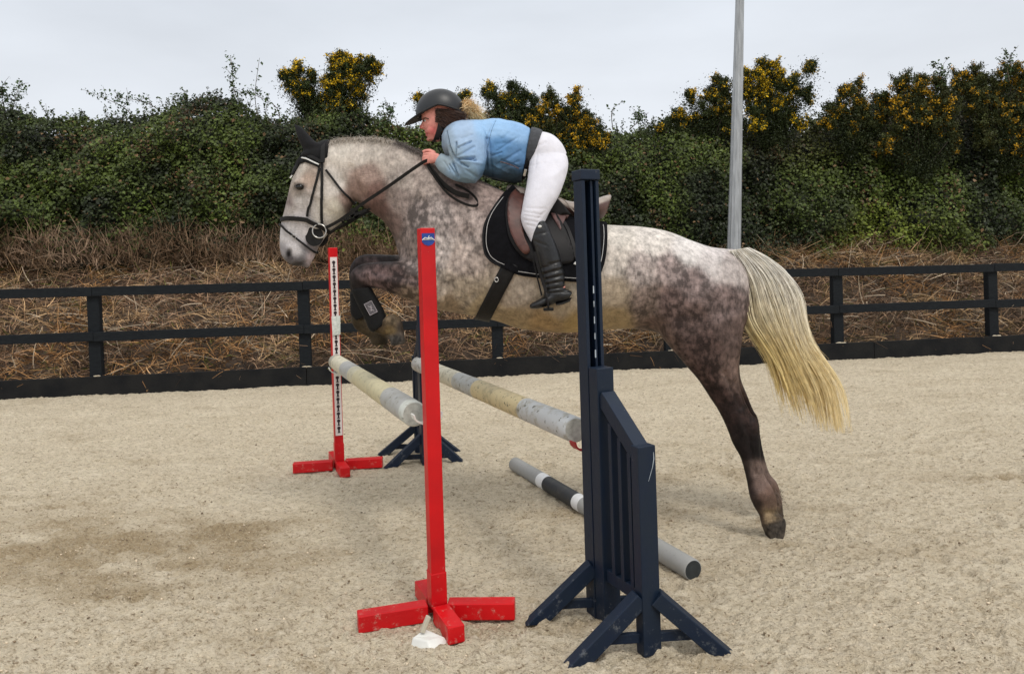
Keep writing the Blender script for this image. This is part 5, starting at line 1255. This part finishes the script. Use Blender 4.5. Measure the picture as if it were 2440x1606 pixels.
def hand_arm(sg):
    yo = lambda v: sg * v
    loft(rb, [(1085, 310, 1140, 310, .045, yo(.14)), (1090, 350, 1145, 350, .045, yo(.20)), (1095, 390, 1140, 400, .04, yo(.23))], m=4, n=16)
    loft(rb, [(1120, 395, 1120, 425, .035, yo(.235)), (1085, 385, 1080, 412, .032, yo(.20)), (1058, 373, 1050, 396, .026, yo(.15)), (1044, 368, 1037, 389, .022, yo(.13))], m=4, n=14)
    loft(rb, [(1046, 367, 1040, 388, .020, yo(.125)), (1036, 364, 1030, 391, .019, yo(.12)), (1026, 364, 1020, 390, .017, yo(.118)), (1021, 367, 1017, 388, .013, yo(.116))], m=3, n=14)
    for i in range(4):
        y_ = 366.5 + i * 6.6; x_ = 1022 - i * .6; L = (1, 1.08, 1.0, .82)[i]
        pts = [at(x_ + 7, y_, YB + yo(.122)), at(x_ - 4 * L, y_ + .5, YB + yo(.120)), at(x_ - 11 * L, y_ + 2.5, YB + yo(.106)), at(x_ - 11 * L, y_ + 4.5, YB + yo(.086)), at(x_ - 3 * L, y_ + 5, YB + yo(.078))]
        rb.tube(catmull(pts, 3), list(np.linspace(.0090, .0070, 13)), 10)
    pts = [at(1036, 366, YB + yo(.108)), at(1025, 360, YB + yo(.098)), at(1014, 360, YB + yo(.092)), at(1007, 363, YB + yo(.092))]
    rb.tube(catmull(pts, 3), list(np.linspace(.0115, .0075, 10)), 10)
for sg in (-1, 1): hand_arm(sg)
for sg in (-1, 1):
    loft(rb, [(1275, 400, 1340, 392, .08, sg * .11), (1265, 440, 1325, 440, .07, sg * .20), (1255, 490, 1300, 495, .055, sg * .27), (1258, 530, 1296, 530, .045, sg * .30), (1280, 580, 1318, 575, .045, sg * .315), (1300, 650, 1335, 645, .03, sg * .325), (1310, 700, 1345, 695, .03, sg * .33), (1285, 722, 1290, 732, .03, sg * .335)], m=4, n=16)
V, N, F = fuse(rb, .0034, 2)
V = lines_disp(V, N, [(1010, 287, 1018, 288, 4, -.006), (1014, 319.5, 1024, 320.5, 1.4, -.004), (1016, 328, 1022, 329, 2, -.003), (1008, 308, 1014, 309, 2, -.003)], side=False)
P = topx(V); sk = np.array([srgb(222, 150, 138)]); C = np.repeat(sk, len(V), 0)
for (x_, y_, r_, cc) in ((1032, 312, 13, srgb(205, 108, 104)), (1001, 304, 6, srgb(214, 120, 112)), (1017, 320, 4, srgb(178, 70, 76)), (1010, 286, 4, srgb(150, 92, 80))):
    q = np.exp(-(((P[:, 0] - x_) ** 2 + (P[:, 1] - y_) ** 2) / r_ ** 2))[:, None]; C = C * (1 - q) + np.array([cc]) * q
bodym = mesh_obj('body', V, F, M['skin'], rider, smooth=True, col=C)
rvh = BVHTree.FromPolygons([Vector(v) for v in V], F)
M['white_eye'] = mat('eye_white', (.55, .52, .5), .3, .05)
for sg in (-1, 1):
    c = at(1013, 288.5, YB + sg * .040); mb = MB(); ellipsoid(mb, c, .010, .012, .0065, 8); mb.build('eye', M['white_eye'], rider, smooth=True)
    mb = MB(); ellipsoid(mb, c + np.array([-.006, sg * .005, 0]), .0055, .0075, .006, 8); mb.build('iris', M['eye'], rider, smooth=True)
    mb = MB(); mb.tube([at(1008, 283, YB + sg * .045), at(1013, 281.5, YB + sg * .056), at(1021, 284, YB + sg * .066)], .0028, 6); mb.build('eyebrow', M['bark'], rider)
    mb = MB(); ellipsoid(mb, at(1056, 296, YB + sg * .074), .015, .008, .026, 10); mb.build('ear', M['skin'], rider, smooth=True)
    me = rider.children[-1].data; a = me.color_attributes.new('col', 'FLOAT_COLOR', 'POINT'); a.data.foreach_set('color', np.tile(np.array([.72, .32, .26, 1], np.float32), len(me.vertices)))
# helmet
hel = thing('riding_helmet', at(1050, 240, Y0), 'matt black riding helmet with a peak on the rider head', 'helmet')
bpy.data.objects.remove(hel); 
helc = at(1049, 268, Y0); na, ntt = 48, 18; V = []; F = []
tilt = math.radians(-7); RX, RYh, RZ = .123, .100, .124
def hpt(az, el, k=1.0):
    x_, y_, z_ = RX * k * math.cos(el) * math.cos(az), RYh * k * math.cos(el) * math.sin(az), RZ * k * math.sin(el)
    x_ += .008 * math.cos(az) * math.cos(el)
    return helc + np.array([x_ * math.cos(tilt) + z_ * math.sin(tilt), y_, -x_ * math.sin(tilt) + z_ * math.cos(tilt)])
def rim(az):   # lowest elevation at this azimuth (az=0 back(+x), pi = front)
    ca = math.cos(az); return math.radians(-2 - 14 * max(0, ca) ** 1.5 + 12 * (1 - abs(ca)) - 4 * max(0, -ca))
for i in range(ntt + 1):
    for k in range(na):
        az = 2 * math.pi * k / na; r0 = rim(az); el = r0 + (math.pi / 2 - r0) * i / ntt; V.append(hpt(az, el))
for i in range(ntt):
    for k in range(na): F.append((i * na + k, i * na + (k + 1) % na, (i + 1) * na + (k + 1) % na, (i + 1) * na + k))
hs = mesh_obj('helmet', V, F, M['helmet'], rider, smooth=True, solid=.012, solid_off=-1)
mb = MB(); mb.tube([hpt(2 * math.pi * k / na, rim(2 * math.pi * k / na), 1.01) for k in range(na)], .0065, 8, closed=True); mb.build('helmet_rim', M['helmet_trim'], hs, smooth=True)
V = []; F = []; K = 15
for j in range(6):
    for k in range(K):
        az = math.pi + math.radians(-62 + 124 * k / (K - 1)); base = hpt(az, rim(az) + .02); f = math.cos((az - math.pi) * 1.45) ** .8 if abs((az - math.pi) * 1.45) < math.pi / 2 else 0
        s = j / 5; V.append(base + np.array([-.062 * f, 0, -.026 * f]) * s + np.array([0, 0, -.010 * f * s * s]))
for j in range(5):
    for k in range(K - 1): F.append((j * K + k, j * K + k + 1, (j + 1) * K + k + 1, (j + 1) * K + k))
mesh_obj('helmet_peak', V, F, M['helmet_trim'], hs, smooth=True, solid=.006)
for az_off in (0,):
    V = []
    mb = MB(); arc = [hpt(math.pi * .5 + a, math.radians(80), 1.0) for a in (0,)]
def bstrap(name, pts, width, m, off=.004, yfall=-.08, mir=True):
    P2 = catmull(pts, 6); P3 = []
    for px, py in P2:
        h = rvh.ray_cast(CAMP, (Vector(at(px, py, 4.)) - CAMP).normalized())
        p = np.array(h[0]) if h[0] is not None else at(px, py, Y0 + yfall)
        P3.append(p + np.array([0, -off, 0]))
    P3 = np.array(P3); 
    for _ in range(4): P3[1:-1] = (P3[:-2] + 2 * P3[1:-1] + P3[2:]) / 4
    o = freestrap(name, P3[::3], width, m, rider, wdir=(1, 0, .15))
    if mir: freestrap(name, mirror(P3[::3]), width, m, rider, wdir=(1, 0, .15))
bstrap('chin_strap', [(1053, 272), (1051, 292), (1047, 312), (1041, 330), (1037, 338)], .028, M['helmet_trim'], .006)
bstrap('chin_strap', [(1090, 282), (1076, 296), (1062, 306), (1049, 312)], .016, M['helmet_trim'], .006)
# hair: strands under the helmet and the ponytail
n = 3200
px = rng.uniform(1036, 1094, n); py = rng.uniform(258, 292, n) + (px - 1040) * .12
R = np.array([at(a, b_, Y0 - .088 + abs(random.gauss(0, .006)) + max(0, a - 1078) * .0012) for a, b_ in zip(px, py)])
D = np.stack([rng.normal(.9, .2, n), rng.normal(0, .1, n), rng.normal(-.25, .2, n)], -1)
C = np.where(rng.random((n, 1)) < .5, np.array([srgb(56, 42, 38)]), np.array([srgb(96, 70, 58)])) * (.6 + .7 * rng.random((n, 1)))
strands('hair', R, D, .03 + .03 * rng.random(n), np.full(n, .002), C, M['hair'], rider, seg=5, curl=.2, droop=.2)
n = 3400
n = 3000
R = at(1106, 262, Y0) + rng.normal(0, 1, (n, 3)) * np.array([[.008, .022, .016]])
D = np.stack([rng.normal(1, .12, n), rng.normal(0, .32, n), rng.normal(.95, .5, n)], -1)
C = np.where(rng.random((n, 1)) < .4, np.array([srgb(184, 142, 92)]), np.array([srgb(238, 210, 166)])) * (.65 + .6 * rng.random((n, 1)))
C2 = np.clip(C * 1.25, 0, .9)
strands('ponytail', R, D, .065 + .055 * rng.random(n), np.full(n, .0020), C, M['hair'], rider, seg=9, curl=.22, droop=1.0, wav=.035, C2=C2)
# jacket
jb = MB()
loft(jb, [(1264, 309, 1243, 430, .150), (1236, 296, 1222, 434, .172), (1190, 286, 1186, 428, .188), (1150, 289, 1150, 418, .198), (1115, 290, 1105, 400, .198), (1088, 293, 1074, 385, .172), (1068, 303, 1060, 368, .125), (1060, 312, 1054, 350, .08)], ex=2.35, m=5)
for sg in (-1, 1):
    loft(jb, [(1082, 296, 1146, 296, .05, sg * .12), (1066, 316, 1157, 312, .070, sg * .175), (1064, 342, 1160, 342, .080, sg * .205), (1072, 372, 1158, 382, .083, sg * .225), (1086, 400, 1151, 414, .078, sg * .235), (1098, 424, 1133, 436, .060, sg * .235)], m=5, n=24)
    loft(jb, [(1140, 385, 1130, 437, .066, sg * .235), (1112, 382, 1098, 434, .068, sg * .23), (1086, 378, 1070, 424, .060, sg * .21), (1064, 371, 1048, 408, .048, sg * .17), (1051, 366, 1036, 391, .038, sg * .14)], m=5, n=22)
loft(jb, [(1060, 296, 1100, 288, .085), (1050, 330, 1100, 290, .075), (1046, 336, 1078, 296, .060)], m=3)
V, N, F = fuse(jb, .0042, 6)
wr = [(1085, 380, 1130, 376, 3.0, -.020), (1110, 378, 1134, 382, 2.5, -.014), (1086, 382, 1115, 398, 2.6, -.014), (1082, 378, 1070, 350, 2.8, -.018), (1084, 376, 1087, 340, 2.6, -.014), (1078, 388, 1092, 424, 2.6, -.015), (1070, 392, 1088, 422, 2.4, -.010), (1090, 372, 1130, 350, 3, -.006), (1100, 384, 1148, 390, 4, .004),
      (1064, 315, 1068, 360, 3, -.006), (1160, 330, 1159, 400, 3.5, -.014), (1095, 350, 1110, 340, 4, .005), (1110, 405, 1140, 425, 4, -.004), (1058, 385, 1070, 405, 2.2, -.004),
      (1178, 290, 1160, 330, 2.5, -.004), (1172, 400, 1240, 360, 4, -.005), (1170, 415, 1235, 385, 4, -.004), (1180, 345, 1215, 340, 5, -.003), (1200, 330, 1232, 300, 5, -.002), (1165, 330, 1172, 420, 3, -.005),
      (1100, 330, 1125, 322, 4, -.004), (1092, 352, 1122, 338, 2.4, -.010), (1178, 395, 1210, 410, 4, .007), (1195, 382, 1238, 400, 2.2, -.008), (1238, 325, 1228, 420, 4, -.002), (1185, 360, 1230, 330, 3, -.004), (1172, 372, 1195, 364, 3, -.005)]
V = lines_disp(V, N, [(a, b_, c_, d_, e_ * .85, f_ * (1.25 if f_ < 0 else 1.2)) for a, b_, c_, d_, e_, f_ in wr])
V += N * (.008 * (fbm(V[:, 0] * 14, V[:, 1] * 14, V[:, 2] * 22, 4) - .5) + .006 * np.abs(fbm(V[:, 0] * 20 + V[:, 2] * 12, V[:, 1] * 9, V[:, 2] * 8, 2) - .5))[:, None]
P = topx(V)
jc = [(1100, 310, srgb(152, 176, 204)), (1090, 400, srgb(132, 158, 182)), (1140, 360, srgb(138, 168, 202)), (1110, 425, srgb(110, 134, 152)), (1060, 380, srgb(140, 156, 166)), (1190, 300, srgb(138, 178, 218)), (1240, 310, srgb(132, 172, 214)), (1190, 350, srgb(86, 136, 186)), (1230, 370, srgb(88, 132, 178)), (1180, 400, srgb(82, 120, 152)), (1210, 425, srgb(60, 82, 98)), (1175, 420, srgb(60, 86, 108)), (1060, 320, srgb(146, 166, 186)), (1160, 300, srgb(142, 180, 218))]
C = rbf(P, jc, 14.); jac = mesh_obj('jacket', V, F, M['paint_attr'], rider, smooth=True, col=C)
jvh = BVHTree.FromPolygons([Vector(v) for v in V], F)
def jcast(px, py, off=.003):
    h = jvh.ray_cast(CAMP, (Vector(at(px, py, 4.)) - CAMP).normalized()); p = np.array(h[0]) if h[0] is not None else at(px, py, Y0 - .15); return p + np.array([0, -off, 0])
dk = mat('jacket_seam', (.05, .09, .13), .8, .2); 
mb = MB(); mb.tube([jcast(a, b_, .000) for a, b_ in catmull([(1182, 287), (1172, 310), (1166, 335), (1162, 352)], 4)], .0012, 5); mb.build('seam', dk, jac)
mb = MB(); mb.tube([jcast(a, b_, .0005) for a, b_ in catmull([(1192, 386), (1208, 390), (1224, 396), (1236, 402)], 4)], .0035, 5); mb.build('pocket_zip', mat('pocket_lining', (.16, .12, .13), .8, .4, 90), jac)
mb = MB(); mb.tube([jcast(a, b_, .0) for a, b_ in catmull([(1066, 312), (1070, 330), (1074, 348), (1080, 364)], 4)], .0022, 5); mb.build('front_edge', dk, jac)
mb = MB(); P3 = [jcast(a, b_, .0) for a, b_ in catmull([(1172, 426), (1200, 432), (1225, 435), (1241, 431)], 4)]; mb.tube(P3, .006, 6); mb.build('hem', mat('dark_hem', (.03, .04, .05), .9, .2), jac, smooth=True)
# collar
mb = MB(); loft(mb, [(1044, 330, 1098, 284, .072), (1056, 344, 1114, 292, .080)], m=3, ex=2.2); V, N, F = fuse(mb, .005, 3); mesh_obj('collar', V, F, M['black_cloth'], rider, smooth=True)
# belt
mb = MB(); loft(mb, [(1245, 410, 1266, 305, .158), (1254, 408, 1280, 308, .160), (1263, 404, 1293, 314, .163)], m=3, ex=2.3); V, N, F = fuse(mb, .006, 1); belt = mesh_obj('belt', V, F, M['belt'], rider, smooth=True)
mb = MB(); mb.bar(at(1253, 404, Y0 - .166), at(1249, 420, Y0 - .150), (0, -1, 0), .014, .006); mb.build('belt_buckle', M['metal'], belt, bevel=.002)
mb = MB(); loft(mb, [(1244, 432, 1252, 345, .135), (1254, 422, 1262, 345, .14)], m=3); V, N, F = fuse(mb, .006, 1); mesh_obj('undershirt', V, F, M['black_cloth'], rider, smooth=True)
# breeches
bb = MB()
loft(bb, [(1256, 402, 1290, 316, .155), (1262, 418, 1316, 324, .168), (1268, 432, 1338, 344, .172), (1280, 440, 1350, 368, .160)], m=5, ex=2.3)
for sg in (-1, 1):
    loft(bb, [(1263, 372, 1351, 372, .085, sg * .09), (1260, 396, 1354, 394, .098, sg * .13), (1256, 430, 1346, 430, .098, sg * .185), (1250, 465, 1331, 468, .092, sg * .235), (1244, 497, 1311, 503, .082, sg * .268), (1241, 520, 1300, 526, .070, sg * .285), (1248, 545, 1292, 545, .058, sg * .295), (1260, 568, 1288, 565, .045, sg * .30), (1270, 590, 1300, 590, .040, sg * .305)], m=5, n=26)
V, N, F = fuse(bb, .0055, 5)
fl = [(1247, 505, 1290, 512, 2.2, -.003), (1250, 514, 1288, 520, 2, -.003), (1249, 524, 1280, 530, 2, -.003), (1255, 496, 1300, 498, 2.5, -.0025), (1262, 380, 1290, 370, 3, -.003), (1264, 395, 1300, 388, 3, -.0025), (1266, 352, 1300, 340, 3.5, -.003), (1256, 536, 1275, 540, 2, -.003), (1320, 420, 1344, 400, 6, .003), (1282, 345, 1275, 400, 2.0, -.002), (1298, 505, 1284, 520, 2.2, -.003)]
V = lines_disp(V, N, fl); V += N * (.004 * (fbm(V[:, 0] * 14, V[:, 1] * 14, V[:, 2] * 14, 3) - .5))[:, None]
mesh_obj('breeches', V, F, M['breech'], rider, smooth=True)
# riding boots
for sg in (-1, 1):
    mb = MB()
    loft(mb, [(1276, 530, 1298, 527, .048, sg * .30), (1266, 545, 1307, 541, .054, sg * .302), (1263, 565, 1314, 558, .058, sg * .305), (1270, 598, 1331, 598, .060, sg * .31), (1279, 630, 1340, 630, .055, sg * .318), (1290, 660, 1345, 654, .048, sg * .323), (1295, 686, 1346, 680, .044, sg * .328), (1296, 708, 1350, 703, .042, sg * .33)], m=5, n=26)
    loft(mb, [(1364, 696, 1352, 717, .030, sg * .33), (1350, 690, 1342, 720, .036, sg * .33), (1325, 692, 1322, 724, .038, sg * .333), (1300, 704, 1300, 731, .043, sg * .338), (1282, 714, 1280, 736, .043, sg * .342), (1268, 721, 1267, 736, .034, sg * .345), (1262, 727, 1262, 733, .018, sg * .345)], m=5, n=22)
    V, N, F = fuse(mb, .0045, 3)
    cr_ = [(1290, 655, 1345, 640, 2, -.005), (1292, 668, 1348, 655, 2, -.006), (1294, 680, 1346, 670, 2, -.005), (1294, 692, 1350, 684, 2, -.005), (1310, 630, 1342, 622, 3, -.006), (1285, 640, 1320, 632, 2.4, -.003), (1300, 700, 1356, 694, 2, -.004), (1292, 648, 1340, 634, 2, .003), (1293, 662, 1346, 648, 2, .003), (1294, 674, 1347, 663, 2, .003), (1276, 560, 1306, 552, 3, -.002), (1275, 575, 1300, 585, 3, -.002)]
    V = lines_disp(V, N, cr_); V += N * (.0025 * (fbm(V[:, 0] * 30, V[:, 1] * 30, V[:, 2] * 30, 3) - .5))[:, None]
    bt = mesh_obj('riding_boot', V, F, M['boot'], rider, smooth=True)
    if sg < 0:
        mb = MB(); ellipsoid(mb, at(1286, 540, Y0 - .357), .010, .004, .007, 8); mb.build('boot_badge', M['white_trim'], bt, smooth=True)
    mb = MB(); loft(mb, [(1362, 708, 1356, 720, .028, sg * .33), (1342, 717, 1340, 726, .032, sg * .33), (1325, 722, 1325, 728, .034, sg * .333)], m=3, n=14); mb.build('boot_heel', M['boot'], bt)
    # stirrup leather and iron (parts of the saddle)
    S3 = [at(a, b_, Y0 + sg * c_) for a, b_, c_ in ((1274, 600, .372), (1282, 635, .374), (1292, 668, .375), (1301, 695, .382))]
    freestrap('stirrup_leather', S3, .014, M['saddle_dark'], sad, wdir=(1, 0, .2))
    S3 = [at(a, b_, Y0 + sg * c_) for a, b_, c_ in ((1267, 600, .345), (1275, 640, .35), (1285, 680, .352), (1291, 705, .355))]
    freestrap('stirrup_leather', S3, .008, M['saddle_dark'], sad, wdir=(1, 0, .2))
    mb = MB(); tp = at(1299, 686, Y0 + sg * .34)
    for s2 in (-1, 1):
        mb.tube(catmull([tp, at(1300, 694, Y0 + sg * .34 + s2 * .035), at(1305, 715, Y0 + sg * .34 + s2 * .056), at(1307, 735, Y0 + sg * .34 + s2 * .056)], 4), .005, 8)
    iron = mb.build('stirrup_iron', M['saddle_dark'], sad, smooth=True)
    mb = MB(); mb.bar(at(1307, 737, Y0 + sg * .34 - .058), at(1307, 737, Y0 + sg * .34 + .058), (0, 0, 1), .050, .016); mb.build('tread', M['rein'], iron, bevel=.004)
print('built', len(bpy.data.objects))
